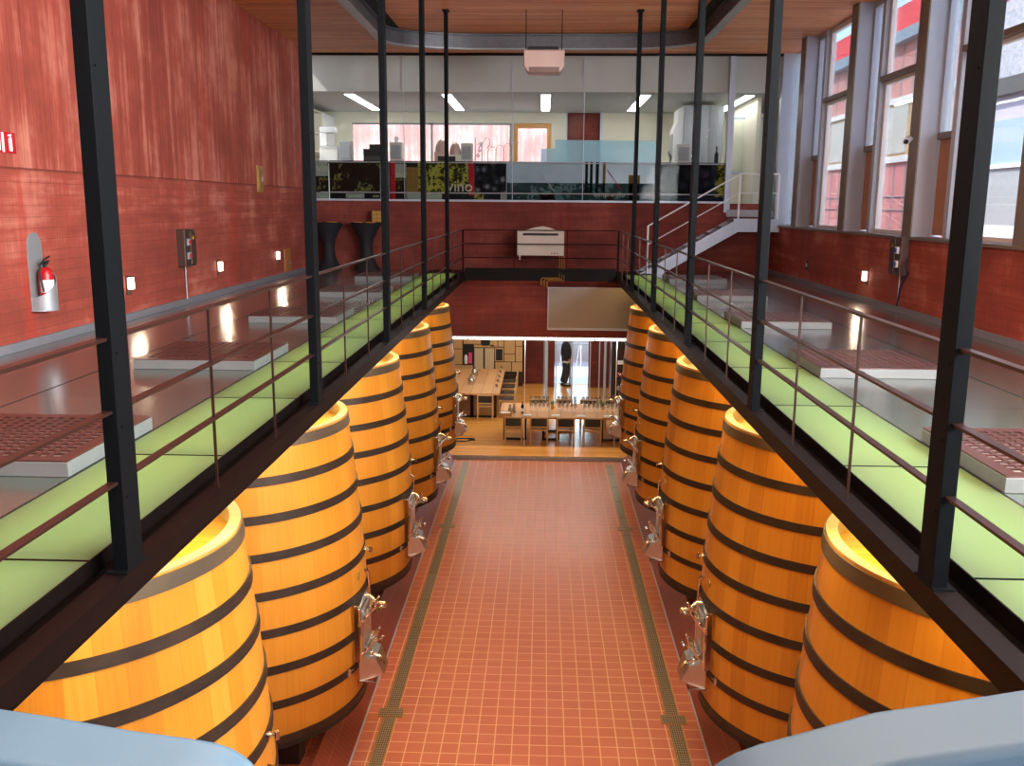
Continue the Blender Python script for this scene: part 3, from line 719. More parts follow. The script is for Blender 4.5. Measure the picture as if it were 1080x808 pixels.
# long bench just behind the balustrade glass
t = thing('laboratory_bench', 'long laboratory bench behind the printed glass band', 'bench', (0, 24.0, 5.95))
MB().box(-6.6, 4.44, -.10, .65, 1.10, 1.15).build('worktop', M['darkpanel'], t, bevel=.006)
MB().box(-6.6, 4.4, -.06, .60, 0, 1.10).build('cupboards', M['offwhite'], t)
WT = 7.101
def item(px0, px1, pyt, y, dep, name, label, cat, mat, extra=None, bevel=.012):
    a = at(px0, 160, 'y', y); b = at(px1, 160, 'y', y); zt = at((px0 + px1) / 2, pyt, 'y', y).z
    t = thing(name, label, cat, ((a.x + b.x) / 2, y, WT)); W = (b.x - a.x) / 2; H = zt - WT
    MB().box(-W, W, 0, dep, 0, H).build('casing', mat, t, bevel=bevel)
    if extra: extra(t, W, H, dep)
    return t
def ex_front(t, W, H, d): MB().box(-W * .8, W * .8, -.008, 0, H * .15, H * .85).build('front_panel', M['grey'], t, bevel=.003)
item(337, 356, 154, 24.2, .3, 'analyser', 'white bench analyser with a raised head at the left end of the bench', 'instrument', M['offwhite'], lambda t, W, H, d: (MB().box(-W, -W * .2, .05, d, H, H + .33).build('column', M['white'], t, bevel=.02), MB().box(-W, W * .75, .02, d, H + .33, H + .48).build('head', M['white'], t, bevel=.03)))
item(358, 370, 149, 24.0, .3, 'instrument_box', 'plain grey instrument box beside the white analyser', 'instrument', M['grey'], ex_front)
item(383, 404, 157, 24.1, .35, 'printer', 'low black printer on the bench left of the second column', 'printer', M['black'], lambda t, W, H, d: MB().box(-W * .45, W, .1, d, H, H + .12).build('paper_tray', M['black'], t, bevel=.01))
bx_ = item(411, 424, 150, 24.1, .3, 'instrument_box', 'tall pale box with a cup standing on top of it', 'instrument', M['pvc'], ex_front)
p = at(418, 149, 'y', 24.2)
tag(MB().lathe([(0, 0), (.045, 0), (.06, .14), (.055, .14), (.042, .01), (0, .01)], 16).build('cup', M['white'], loc=(p.x, 24.25, bx_.location.z + at(417, 150, 'y', 24.1).z - WT + .001), smooth=40), 'small white cup on top of the tall pale box', 'cup')
def ex_dome(t, W, H, d):
    MB().lathe([(W * .95, 0), (W * .9, .12), (W * .65, .24), (W * .3, .30), (0, .31)], 24, (0, d / 2, H)).build('dome', M['pinkbox'], t, smooth=50)
item(458, 472, 160, 24.1, .32, 'centrifuge', 'round domed centrifuge between two columns on the bench', 'instrument', M['pinkbox'], ex_dome)
item(473, 486, 163, 24.1, .32, 'balance', 'beige domed balance right of the centrifuge', 'instrument', M['cream'], ex_dome)
t = thing('monitor', 'small black monitor in front of the domed instruments', 'monitor', (at(471, 160, 'y', 23.98).x, 23.98, WT))
MB().box(-.22, .22, 0, .03, .02, .14).build('screen', M['black'], t, bevel=.004); MB().box(-.06, .06, -.03, .07, 0, .02).build('stand', M['black'], t)
item(486, 498, 151, 24.1, .3, 'instrument_box', 'pale grey instrument box beside the glassware rack', 'instrument', M['offwhite'], ex_front)
t = thing('distillation_stand', 'tall chrome distillation stand with flasks and looping tube', 'instrument', (at(504, 160, 'y', 24.2).x, 24.25, WT))
MB().tube([(-.07, 0, 0), (-.07, 0, .62)], .014, 8).tube([(.10, 0, 0), (.10, 0, .5)], .014, 8).build('rod', M['inox'], t); MB().box(-.12, .14, -.1, .1, 0, .02).build('foot', M['grey'], t)
for i, z in enumerate((.12, .25, .38)): MB().lathe([(0, 0), (.05, .02), (.06, .06), (.02, .11), (.02, .14)], 12, (-.0 + .03 * i, 0, z)).build('flask', M['wineglass'], t, smooth=50)
MB().box(-.09, .12, -.02, .02, .44, .47).build('clamp', M['inox'], t)
MB().tube([(.1, 0, .45 + 0), (.2, 0, .62), (.3, 0, .58), (.3, 0, .45), (.22, 0, .35)], .008, 6).build('hose', M['inox'], t)
t = thing('burette_stand', 'row of thin burettes with curved arms on the bench by the orange door', 'instrument', (at(527, 160, 'y', 24.2).x, 24.25, WT))
MB().box(-.35, .35, -.1, .1, 0, .03).build('base', M['grey'], t)
for i in range(4): MB().tube([(-.3 + .2 * i, 0, .03), (-.3 + .2 * i, 0, .3 + .04 * i), (-.25 + .2 * i, 0, .4 + .04 * i), (-.12 + .2 * i, 0, .38 + .04 * i)], .010, 6).build('burette', M['inox'], t)
t = thing('gas_tap_row', 'row of white and yellow gas taps rising from the bench', 'taps', (at(635, 160, 'y', 24.4).x, 24.45, WT))
for i in range(5):
    x = -.45 + .2 * i
    MB().tube([(x, 0, 0), (x, 0, .42 + .05 * (i % 2))], .02, 8).build('stem', M['black'], t)
    MB().lathe([(0, 0), (.05, .01), (.05, .06), (.02, .10), (0, .10)], 12, (x, 0, .42 + .05 * (i % 2))).build('tap', M['yellow'] if i == 4 else M['white'], t, smooth=50)
# fume cupboard
yh = 25.6
a = at(712, 112, 'y', yh); b = at(764, 112, 'y', yh)
t = thing('fume_cupboard', 'large grey fume cupboard with a sliding sash right of the laboratory', 'cupboard', ((a.x + b.x) / 2, yh, 5.95))
W = (b.x - a.x) / 2
MB().box(-W * .6, W, .0, .9, 0, 2.72).build('body', M['galv'], t, bevel=.01)
MB().prism([(-W * .6, .9), (-W, 1.15), (-W, 2.1), (-W * .86, 2.3), (-W * .86, 2.62), (-W * .6, 2.72)], .05, .85, 'xz').build('front_hood', M['white'], t, bevel=.01)
MB().box(-W - .01, -W, .15, .75, 1.3, 2.0).build('sash', M['grey'], t)
m_ = MB()
for i in range(6): m_.box(-W * .5 + i * .2, -W * .5 + i * .2 + .01, -.008, 0, 1.2, 2.7)
m_.build('panel_joints', M['grey'], t)
item(714, 728, 152, 24.3, .3, 'instrument_box', 'pale box standing in front of the fume cupboard', 'instrument', M['offwhite'], ex_front)
t = thing('microscope', 'small dark microscope on the bench left of the fume cupboard', 'microscope', (at(706, 160, 'y', 24.2).x, 24.25, WT))
MB().box(-.07, .07, -.08, .08, 0, .03).build('base', M['black'], t); MB().tube([(.04, .03, .03), (.05, .03, .18), (0, -.02, .25)], .015, 8).build('arm', M['black'], t); MB().tube([(0, -.05, .16), (-.02, -.02, .3)], .02, 8).build('tube', M['grey'], t)
t = thing('bottle', 'dark bottle on the right end of the laboratory bench', 'bottle', (at(760, 160, 'y', 24.0).x - .1, 24.0, WT))
MB().lathe([(0, 0), (.055, 0), (.055, .22), (.02, .30), (.02, .38), (0, .38)], 16).build('body', M['bottle'], t, smooth=50); MB().lathe([(0, .385), (.022, .385), (.022, .42), (0, .42)], 12).build('cap', M['black'], t)
# corridor beyond the landing door
t = tag(bpy.data.objects.new('door_2', None), kind='structure'); C.objects.link(t); t.location = (5.05, 26.0, 5.95)
MB().box(0, .05, 0, .06, 0, 2.8).box(1.0, 1.05, 0, .06, 0, 2.8).box(0, 1.05, 0, .06, 2.4, 2.46).box(.5, .54, 0, .06, 1.0, 2.4).box(.05, 1.0, 0, .06, .96, 1.02).build('frame', M['alu'], t)
MB().box(.05, 1.0, .02, .04, 0, .96).build('lower_panel', M['cream'], t)
MB().box(.05, 1.0, .025, .035, 1.02, 2.4).build('pane', M['glass'], t)

# ---- printed band on the glass front of the bench
YP = YW + .095
def leafprint(name, dark, c1, c2, scale, thr=.55):
    m = NT(name); v = m.n('ShaderNodeTexVoronoi'); v.inputs['Scale'].default_value = scale; m.l(m.coord(), v.inputs['Vector'])
    n = m.noise(m.coord(), scale * .45, 5, .7); n2 = m.noise(m.coord(), scale * 2.2, 3)
    c = m.mix(n2, c1, c2); f = m.ramp(n, [(thr, (0, 0, 0)), (thr + .05, (1, 1, 1))])
    f2 = m.math('MULTIPLY', f, m.math('GREATER_THAN', n2, .47))
    m.base(m.mix(f2, dark, c)); m.rough(.3); return m.m
def grapeprint(name, scale, c0, c1):
    m = NT(name); x, y, z = m.xyz(m.coord()); v = m.n('ShaderNodeTexVoronoi'); v.inputs['Scale'].default_value = scale; v.inputs['Randomness'].default_value = .6
    m.l(m.comb(x, 0, z), v.inputs['Vector'])
    m.base(m.ramp(v.outputs['Distance'], [(.05, c1), (.35, c0), (.55, (.003, .003, .004))])); m.rough(.3); return m.m
M['p_vine'] = leafprint('vine_leaf_print', (.014, .008, .005), (.16, .20, .03), (.10, .07, .05), 5, .52)
M['p_leaf'] = leafprint('green_leaf_print', (.02, .018, .004), (.14, .15, .02), (.30, .28, .04), 4, .42)
M['p_grape'] = grapeprint('dark_grape_print', 4.6, (.02, .022, .03), (.22, .23, .28))
M['p_grape2'] = grapeprint('navy_fruit_print', 3.2, (.008, .010, .018), (.05, .03, .04))
M['p_black'] = plain('black_print', (.008, .008, .010), .3); M['p_red'] = plain('red_print', (.30, .008, .02), .3)
M['p_ochre'] = plain('ochre_wood_print', (.15, .09, .02), .3, var=.5, scale=14)
M['p_grey'] = plain('grey_green_print', (.22, .25, .21), .3)
M['p_navy'] = plain('navy_print', (.012, .016, .03), .3)
M['p_tree'] = leafprint('dark_tree_print', (.012, .03, .032), (.10, .20, .22), (.03, .07, .08), 3, .5)
for k_ in list(M):
    if k_.startswith('p_'):
        b_ = M[k_].node_tree.nodes['Principled BSDF']; b_.inputs['Roughness'].default_value = .75; b_.inputs['Specular IOR Level'].default_value = .08
M['ink'] = plain('pale_lettering', (.34, .35, .26), .5, emit=None)
def panel(x0, x1, z0, z1, mat, name, label, off=0):
    return MB().box(x0, x1, off, off + .004, z0, z1)
def X_(px): return at(px, 190, 'y', YP).x
Z0, Z1 = 6.17, 7.10
def board(px0, px1, label, parts, base='p_black', words=None):
    x0, x1 = X_(px0), X_(px1); t = thing('printed_panel', label, 'printed panel', (x0, YP, Z0), group='printed panels along the laboratory bench')
    MB().box(0, x1 - x0, 0, .004, 0, Z1 - Z0).build('backing', M[base], t)
    for (pa, pb, za, zb, mt, nm_) in parts:
        MB().box(X_(pa) - x0, X_(pb) - x0, -.003, 0, za, zb).build(nm_, M[mt], t)
    for (s_, size, px, z) in (words or []): text('lettering', s_, size, M['ink'], t, (X_(px) - x0, -.005, z), (PI / 2, 0, 0), .001)
    return t, x0
board(332, 346.5, 'leftmost printed panel, grey above a dark leaf picture', [(332, 346, .55, .93, 'p_grey', 'grey_field'), (332, 346, .16, .52, 'p_vine', 'leaf_picture'), (332, 346, 0, .16, 'p_grey', 'grey_foot')], words=[('vin', .28, 341, .66)])
board(347.5, 401, 'wide dark brown vine leaf picture panel left of the second column', [(348, 401, .16, .86, 'p_vine', 'vine_picture'), (364.5, 384, .02, .13, 'p_grey', 'caption_plate')], words=[('garnacha', .09, 374, .035), ('uva', .12, 396, .04)])
board(411, 428, 'narrow panel with a red stripe and a small grey square', [(412, 417, 0, .93, 'p_red', 'red_stripe'), (417, 428, .52, .86, 'p_grey', 'grey_square'), (417, 428, .18, .50, 'p_vine', 'leaf_picture')], words=[('mo', .2, 423, .54)])
board(428.3, 449, 'ochre wood grain panel with a green leaf edge', [(428.5, 441, .16, .78, 'p_ochre', 'wood_picture'), (441, 449, .16, .93, 'p_leaf', 'leaf_picture'), (429, 449, 0, .14, 'p_grey', 'grey_foot')])
board(449.3, 500, 'green leaf panel with the word vino and a red stripe', [(449.5, 473, .16, .93, 'p_leaf', 'leaf_picture'), (473, 494, .3, .93, 'p_leaf', 'leaf_picture'), (449.5, 466, 0, .15, 'p_grey', 'grey_foot'), (494.5, 500, .1, .93, 'p_red', 'red_stripe')], words=[('vino', .38, 485, .20)])
board(500.3, 534, 'panel with big dark grapes', [(500.5, 533, .14, .93, 'p_grape', 'grape_picture'), (500, 510, 0, .16, 'p_leaf', 'leaf_foot'), (528, 534, 0, .2, 'p_grey', 'grey_foot')])
pt, px0_ = board(534.3, 690, 'long dark blue green panel with tree shapes and the word tempranillo', [(534.5, 690, .0, .42, 'p_tree', 'tree_picture'), (570, 586, .0, .14, 'p_red', 'red_block'), (663, 675, 0, .62, 'p_ochre', 'ochre_stripe'), (617, 620, .1, .93, 'p_black', 'dark_stripe'), (622, 625, .1, .93, 'p_black', 'dark_stripe'), (628, 631.5, .1, .93, 'p_black', 'dark_stripe'), (635.5, 638.5, .1, .93, 'p_ochre', 'brown_stripe'), (640, 648, 0, .16, 'p_red', 'red_foot')], 'p_skyblue' if 'p_skyblue' in M else M.setdefault('p_skyblue', plain('pale_blue_print', (.20, .30, .38), .3, var=.25, scale=3)) and 'p_skyblue', words=[('tempranillo', .17, 643, .10)])
board(690.3, 771, 'navy panel with dim fruit, a leaf picture and a red stripe at its right end', [(691, 750, .1, .90, 'p_grape2', 'fruit_picture'), (754, 764.5, .1, .93, 'p_leaf', 'leaf_picture'), (765, 771, .0, .93, 'p_red', 'red_stripe')], 'p_navy')
t = thing('film_panel', 'translucent pale blue film panel standing behind the laboratory glass', 'film panel', (0, YW + .16, Z0))
xa, xb, xc = X_(536), X_(585), X_(691)
MB().prism([(xa, .93), (xb - .35, .93), (xb - .35, 1.25), (xb, 1.25), (xb, 1.46), (xc, 1.44), (xc, .93)], 0, .01, 'xz').build('film', M['film'], t)
MB().obox((X_(562) - px0_, -.012, .92), (X_(585) - px0_, -.012, .2), .06, .012).build('diagonal_strut', M['grey'], pt)
MB().obox((X_(640) - px0_, -.012, .75), (X_(656) - px0_, -.012, .25), .07, .012).build('diagonal_strut', M['p_red'], pt)
t = thing('bench_rail', 'pair of thin pale rails running in front of the printed panels', 'rail', (0, YW - .0, 0))
for z in (at(400, 171, 'y', YW).z, at(400, 203, 'y', YW).z): MB().box(-5.5, 4.45, -.0, .02, z - .012, z + .012).build('rail_bar', M['grey'], t)

# ================================================================== STAIR AND LANDING ON THE RIGHT
YS = 22.75
t = thing('staircase', 'white steel stair rising right to the laboratory landing', 'stairs', (0, YS, GZ))
A = Vector((2.62, 0, -.0)); B = Vector((4.60, 0, 1.24))
for yy in (-.35, .50):
    MB().prism([(2.38, 0), (2.93, 0), (4.68, 1.01), (4.68, 1.31), (4.60, 1.28)], yy, yy + .05, 'xz').build('stringer', M['alu'], t, bevel=.004)
for i in range(7):
    x = 2.70 + i * .265; z = .17 + i * .160
    MB().box(x, x + .28, -.30, .50, z - .03, z).build('tread', M['galv'], t)
MB().box(4.56, WX, -.33, .55, 1.25, 1.31).build('landing_plate', M['galv'], t)
MB().box(4.56, WX, -.37, -.33, 1.01, 1.31).build('landing_edge', M['alu'], t)
for x in (4.66, WX - .06): MB().box(x - .02, x + .02, -.37, -.33, 1.31, 2.33).build('handrail_post', M['white'], t)
for k, dz in enumerate((0, -.44)):
    MB().tube([(2.55, -.35, 1.13 + dz), (4.66, -.35, 2.35 + dz), (WX - .05, -.35, 2.35 + dz)], .018 if k == 0 else .012, 8).build('handrail', M['white'], t, smooth=40)
MB().box(2.53, 2.57, -.37, -.33, 0, 1.13).build('handrail_post', M['white'], t)

# ================================================================== CEILING TRACK AND PROJECTOR
def oval(hw, y1, r, n=14):
    pts = [(-hw, 4.0)]
    for i in range(n + 1):
        a = PI - PI / 2 * i / n; pts.append((-hw + r + r * math.cos(a), y1 - r * .55 + r * .55 * math.sin(a)))
    for i in range(n + 1):
        a = PI / 2 - PI / 2 * i / n; pts.append((hw - r + r * math.cos(a), y1 - r * .55 + r * .55 * math.sin(a)))
    pts.append((hw, 4.0)); return pts
t = thing('crane_track', 'dark steel monorail track curving in an oval under the timber ceiling', 'track', (0, 0, 9.30))
def ribbon(hw, wd, z0, z1, name, mat):
    o_ = oval(hw + wd / 2, 20.75 + wd / 2, 2.0 + wd / 2); i_ = oval(hw - wd / 2, 20.75 - wd / 2, 2.0 - wd / 2)
    n = len(o_); vs = [(x, y, z) for z in (z0, z1) for (x, y) in o_] + [(x, y, z) for z in (z0, z1) for (x, y) in i_]
    fs = []
    for k in range(n - 1):
        fs += [(k, k + 1, n + k + 1, n + k), (2 * n + k, 3 * n + k, 3 * n + k + 1, 2 * n + k + 1), (k, 2 * n + k, 2 * n + k + 1, k + 1), (n + k, n + k + 1, 3 * n + k + 1, 3 * n + k)]
    return MB().add(vs, fs).build(name, mat, t, smooth=35)
ribbon(3.27, .17, 0, .018, 'lower_flange', M['galv']); ribbon(3.27, .03, .018, .28, 'web', M['trackweb'] if 'trackweb' in M else M.setdefault('trackweb', plain('dark_grey_mill_steel', (.11, .11, .12), .45, .5, .3, 12))); ribbon(3.27, .17, .28, .312, 'upper_flange', M['trackweb'])
for s, nm in ((-1, 'left'), (1, 'right')):
    struct('ceiling_slot_' + nm, MB().box(s * 2.98, s * 3.24, 4.0, 20.6, CZ - .004, CZ + .01), M['black'])
t = thing('projector_lift', 'pinkish beige box hanging on two rods below the ceiling track', 'projector', (.035, 18.3, 8.46))
MB().prism([(-.38, .13), (-.30, .02), (.30, .02), (.38, .13), (.38, .42), (-.38, .42)], -.28, .22, 'xz').build('casing', M['pinkbox'], t, bevel=.02)
MB().box(-.28, .28, -.29, -.275, .03, .11).build('lens_strip', M['bronze'], t, bevel=.01)
MB().box(-.31, .27, -.15, .18, .42, .50).build('top_plate', M['black'], t, bevel=.03)
for x in (-.345, .33): MB().tube([(x, 0, .42), (x, 0, CZ - 8.46)], .008, 6).build('hanging_rod', M['steel_black'], t)

# ================================================================== FAN HEATER ON FAR RAILING
t = thing('wall_heater', 'beige wall heater with a black grille slot above the far railing', 'heater', (.0, 22.30, 4.87))
a = at(546, 270, 'y', 22.05)
X0, X1 = -.55, .56
MB().prism([(X0, 0), (X1, 0), (X1, .60), (.36, .60), (.20, .66), (.05, .69), (-.12, .66), (-.36, .60), (X0, .60)], -.10, .12, 'xz').build('casing', M['pvc'], t, bevel=.008)
MB().box(-.42, .42, -.108, -.10, .47, .525).build('grille_slot', M['black'], t)
for i in range(3): MB().lathe([(0, 0), (.02, 0)], 12).add([], []).build('dummy', M['redknob'], t) if False else MB().tube([(.27 + .065 * i, -.112, .055), (.27 + .065 * i, -.10, .055)], .018, 10).build('button', M['redknob'] if i != 1 else M['black'], t)
MB().tube([(-.49, -.02, 0), (-.49, -.02, -.10)], .02, 8).build('drain_stub', M['white'], t)
m_ = MB()
for i in range(3):
    x = .46 + .055 * i; z1 = -.51 - .03 * i; xe = .03 + .07 * i
    MB().tube([(x, -.02, 0), (x, -.13, -.30), (x, -.33, z1), (xe + .02, -.33, z1), (xe, -.33, z1 - .02), (xe, -.33, z1 - .17)], .011, 8).build('copper_pipe', M['brass'], t, smooth=40)
MB().box(-.3, -.26, .12, YW - 22.30, .2, .5).box(.26, .3, .12, YW - 22.30, .2, .5).build('bracket', M['steel_black'], t)

# ================================================================== LEFT WALL ITEMS
def walllamp(x, y, z, label, lit=True, grp='small lit wall lamps'):
    s = 1 if x < 0 else -1
    t = thing('wall_lamp', label, 'wall lamp', (x, y, z), group=grp)
    m_ = MB().box(0, s * .02, -.065, .065, -.13, .13)
    m_.build('housing', M['bronze'], t, bevel=.004)
    if lit:
        MB().box(s * .02, s * .075, -.045, .045, -.055, .105).build('lamp_glass', M['walllamp'], t, bevel=.01)
        MB().box(s * .02, s * .08, -.06, .06, .105, .12).build('hood', M['bronze'], t)
        area('wall_lamp_light', (x + s * .14, y, z + .03), (s, 0, -.25), .1, .15, 5, (1, .75, .5))
    else:
        MB().box(s * .02, s * .03, -.05, .05, -.10, .10).build('recess_plate', M['black'], t)
        MB().prism([(-.04, -.03), (.04, -.03), (.0, .05)], s * .03, s * .045, 'yz').build('reflector', M['white'], t)
for i, y in enumerate((12.57, 16.16, 19.74)): walllamp(-WX, y, 4.93, '%s small lit lamp low on the left red wall' % ['nearest', 'middle', 'farthest'][i])
for i, y in enumerate((8.98,)): pass
walllamp(WX, 16.16, 4.87, 'single lit lamp low on the right red wall')
walllamp(WX, 19.76, 4.85, 'unlit dark lamp low on the right red wall', False)
# socket cabinets
def socketbox(x, y, z, lab, knob, flip):
    s = 1 if x < 0 else -1
    t = thing('socket_cabinet', lab, 'electrical box', (x, y, z))
    MB().box(0, s * .13, -.22, .22, 0, .58).build('casing', M['bronze'], t, bevel=.008)
    q = -s * .22 if s > 0 else .22
    MB().box(s * .13, s * .145, .0 if s > 0 else .0, .21, .03, .55).build('cover_door', M['bronze'], t, bevel=.006)
    yk = -.11
    for zz in (.17, .38):
        k = MB().box(s * .13, s * .165, yk - .055, yk + .055, zz - .055, zz + .055).build('socket', M['grey'] if s > 0 else M['white'], t, bevel=.01)
        MB().tube([(s * .165, yk, zz), (s * .185, yk, zz)], .036, 14).build('socket_cap', M[knob], k, smooth=40)
    MB().prism([(.07, .42), (.13, .42), (.10, .48)], s * .145, s * .148, 'yz').build('warning_sign', M['yellow'], t)
    MB().tube([(s * .03, 0, 0), (s * .03, 0, GZ - z + .08)], .014, 8).build('conduit', M['galv'], t, smooth=40)
    return t
socketbox(-WX, 14.59, 5.06, 'bronze socket cabinet with two red knobs on the left wall', 'redknob', False)
socketbox(WX, 14.62, 5.03, 'bronze socket cabinet with two blue knobs on the right wall', 'blueknob', True)
tag(MB().tube([(WX - .04, 14.33, 5.28), (WX - .12, 14.22, 5.22), (WX - .10, 14.2, 5.12), (WX - .05, 14.26, 5.08), (WX - .10, 14.38, 4.85), (WX - .10, 14.46, 4.56)], .014, 8).build('power_cable', M['cable'], smooth=40), 'dark blue cable hanging from the right socket cabinet', 'cable')
t = thing('wall_hatch', 'brass coloured service plate high on the left wall', 'service plate', (-WX, 18.8, 6.26))
MB().box(0, .02, -.19, .19, 0, .52).build('frame', M['brass'], t, bevel=.004); MB().box(.02, .03, -.13, .13, .07, .45).build('door', M['brass'], t, bevel=.004); MB().tube([(.03, .02, .22), (.055, .02, .22), (.055, .02, .3)], .01, 8).build('handle', M['inox_b'], t)
t = thing('wall_hatch', 'low wooden service door beside the farthest left wall lamp', 'service plate', (-WX, 20.6, 4.56))
MB().box(0, .02, -.25, .25, 0, .50).build('frame', M['dwood'], t, bevel=.004); MB().tube([(.02, -.02, .18), (.06, -.02, .18), (.06, .10, .18)], .01, 8).build('handle', M['inox_b'], t)
# fire extinguisher holder and extinguisher
t = thing('extinguisher_holder', 'grey steel wall holder with rounded back plate on the left wall', 'holder', (-WX, 10.28, 4.84))
out = [(-.16, 0), (.14, 0)] + [(.14 if False else -.01 + .15 * math.cos(a), .72 + .15 * math.sin(a) * 1.0) for a in [i * PI / 12 for i in range(13)]]
MB().prism(out, 0, .012, 'yz').build('back_plate', M['galv'], t, bevel=.003)
sh = MB(); n = 20; vs = []
for i in range(n + 1):
    a = -PI / 2 + PI * i / n; yy = .15 * math.sin(a); xx = .012 + .20 * math.cos(a) ; zt = .30 + .14 * (yy / .15)
    for r_ in (1.0, .96): vs += [(xx * r_, yy * r_, 0), (xx * r_, yy * r_, zt)]
for i in range(n):
    k = i * 4; sh_f = [(k, k + 4, k + 5, k + 1), (k + 2, k + 3, k + 7, k + 6), (k + 1, k + 5, k + 7, k + 3), (k, k + 2, k + 6, k + 4)]
    sh.f += sh_f
sh.v = vs; sh.build('front_tray', M['galv'], t, smooth=40)
MB().lathe([(0, .004), (.19, .004), (.19, .014), (0, .014)], 20, (.01, 0, 0), a0=-PI / 2, a1=PI / 2).build('tray_floor', M['galv'], t)
t = thing('fire_extinguisher', 'red fire extinguisher standing in the grey holder', 'extinguisher', (-WX + .105, 10.28, 4.857))
MB().lathe([(0, 0), (.075, 0), (.08, .02), (.08, .38), (.07, .43), (.045, .46), (.025, .47), (0, .47)], 28).build('cylinder', M['redpaint'], t, smooth=50)
MB().lathe([(.081, .19), (.0815, .19), (.0815, .33), (.081, .33)], 28, a0=-PI * .6, a1=PI * .15).build('data_label', M['paper'], t)
MB().tube([(0, 0, .46), (0, 0, .52)], .022, 10).box(-.03, .03, -.03, .03, .50, .53).build('valve', M['black'], t)
MB().obox((0, -.03, .545), (0, .11, .585), .02, .012).obox((0, -.03, .53), (0, .10, .535), .02, .012).build('handle_lever', M['black'], t)
MB().tube([(.0, -.03, .52), (.0, -.10, .50), (.0, -.12, .40), (.02, -.10, .20)], .011, 8).build('hose', M['black'], t, smooth=40)
# sign
t = thing('fire_sign', 'red and white fire extinguisher sign on the left wall', 'sign', (-WX + .006, 9.95, 6.66))
MB().box(0, .006, -.36, .13, -.11, .11).build('sign_plate', M['redpaint'], t)
MB().box(.006, .008, -.13, -.09, -.10, .10).build('white_field', M['paper'], t)
MB().box(.006, .008, .0, .06, -.085, .045).tube([(.007, .03, .045), (.007, .03, .07)], .012, 6).obox((.007, -.01, .075), (.007, .06, .085), .002, .012).build('pictogram', M['paper'], t)
MB().box(.006, .008, -.34, -.16, -.085, .085).build('white_field', M['paper'], t)
MB().box(.008, .009, -.31, -.27, -.06, .05).obox((.0085, -.24, -.05), (.0085, -.18, .06), .002, .02).build('pictogram', M['redpaint'], t)
# security camera
t = thing('security_camera', 'small white security camera on the window fin above the right socket cabinet', 'camera', (WX - .01, 14.62, 7.02))
MB().tube([(0, 0, .05), (-.08, 0, .05)], .015, 8).build('arm', M['white'], t); MB().tube([(-.06, .0, .05), (-.16, -.16, .0)], .05, 14).build('body', M['white'], t, smooth=40, bevel=0); MB().tube([(-.155, -.155, .003), (-.165, -.17, -.002)], .035, 12).build('lens', M['black'], t)

# ================================================================== BAR TABLES AT FAR LEFT
def bartable(x, lab):
    t = thing('bar_table', lab, 'table', (x, 22.9, GZ), group='black draped bar tables')
    MB().lathe([(0, 1.135), (.36, 1.135), (.38, 1.12), (.37, 1.09), (.27, .94), (.17, .72), (.14, .52), (.17, .30), (.25, .12), (.33, .03), (.34, 0)], 36).build('stretch_cover', M['fabric'], t, smooth=60)
    MB().lathe([(0, 1.136), (.355, 1.136), (.36, 1.142), (0, 1.142)], 36).build('table_top', M['fabric'], t, smooth=40)
bartable(-5.22, 'black draped bar table at the far left corner')
bartable(-4.28, 'black draped bar table left of the second column, with a box on it')
tz = GZ + 1.144
def tray(x, y, lab):
    t = thing('tray', lab, 'tray', (x, y, tz))
    MB().lathe([(0, 0), (.12, 0), (.14, .02), (.13, .02), (.115, .006), (0, .006)], 24).build('dish', M['orangewood'], t, smooth=40)
tray(-4.45, 22.8, 'round wooden tray on the left of the second bar table'); tray(-4.15, 22.72, 'round wooden tray on the right of the second bar table')
tray(-5.1, 22.8, 'round wooden tray on the corner bar table')
t = thing('picture_box', 'small framed box with six squares on the second bar table', 'box', (-4.03, 22.98, tz))
MB().box(-.13, .13, 0, .04, 0, .30).build('frame', M['darkpanel'], t, bevel=.004)
for i in range(2):
    for j in range(3): MB().box(-.11 + .115 * i, -.005 + .115 * i, -.006, 0, .015 + .093 * j, .10 + .093 * j).build('square', M['brass'], t)

# ================================================================== FOREGROUND PALE BLUE SHELLS
def shell(pts, s, lab):
    t = thing('rounded_panel', lab, 'panel', (0, .95, GZ))
    zz = [(at(px, py, 'y', .95).x, at(px, py, 'y', .95).z - GZ) for px, py in pts]
    inner = zz[-1]
    out = [(s * 1.15, zz[0][1] + (.03 if s > 0 else .02))] + zz + [(inner[0] + s * -.008, inner[1] - .08), (inner[0], inner[1] - .35), (inner[0] + s * .05, inner[1] - .55), (inner[0] + s * .12, .02), (s * 1.1, .02)]
    MB().prism(out, -.10, .0, 'xz').build('shell', M['bluepanel'], t, bevel=.012, seg=4, smooth=50)
    x0 = inner[0] + s * .3; MB().box(x0 - .2, x0 + .2, -.12, .02, 0, .02).build('foot', M['galv'], t)
shell([(0, 743), (60, 752), (140, 766), (200, 774), (230, 779), (247, 785), (260, 793), (269, 801), (275, 810)], -1, 'pale blue rounded panel in the left foreground corner')
shell([(1080, 723), (990, 737), (920, 747), (860, 764), (800, 780), (775, 789), (760, 797), (750, 804), (744, 812)], 1, 'pale blue rounded panel in the right foreground corner')

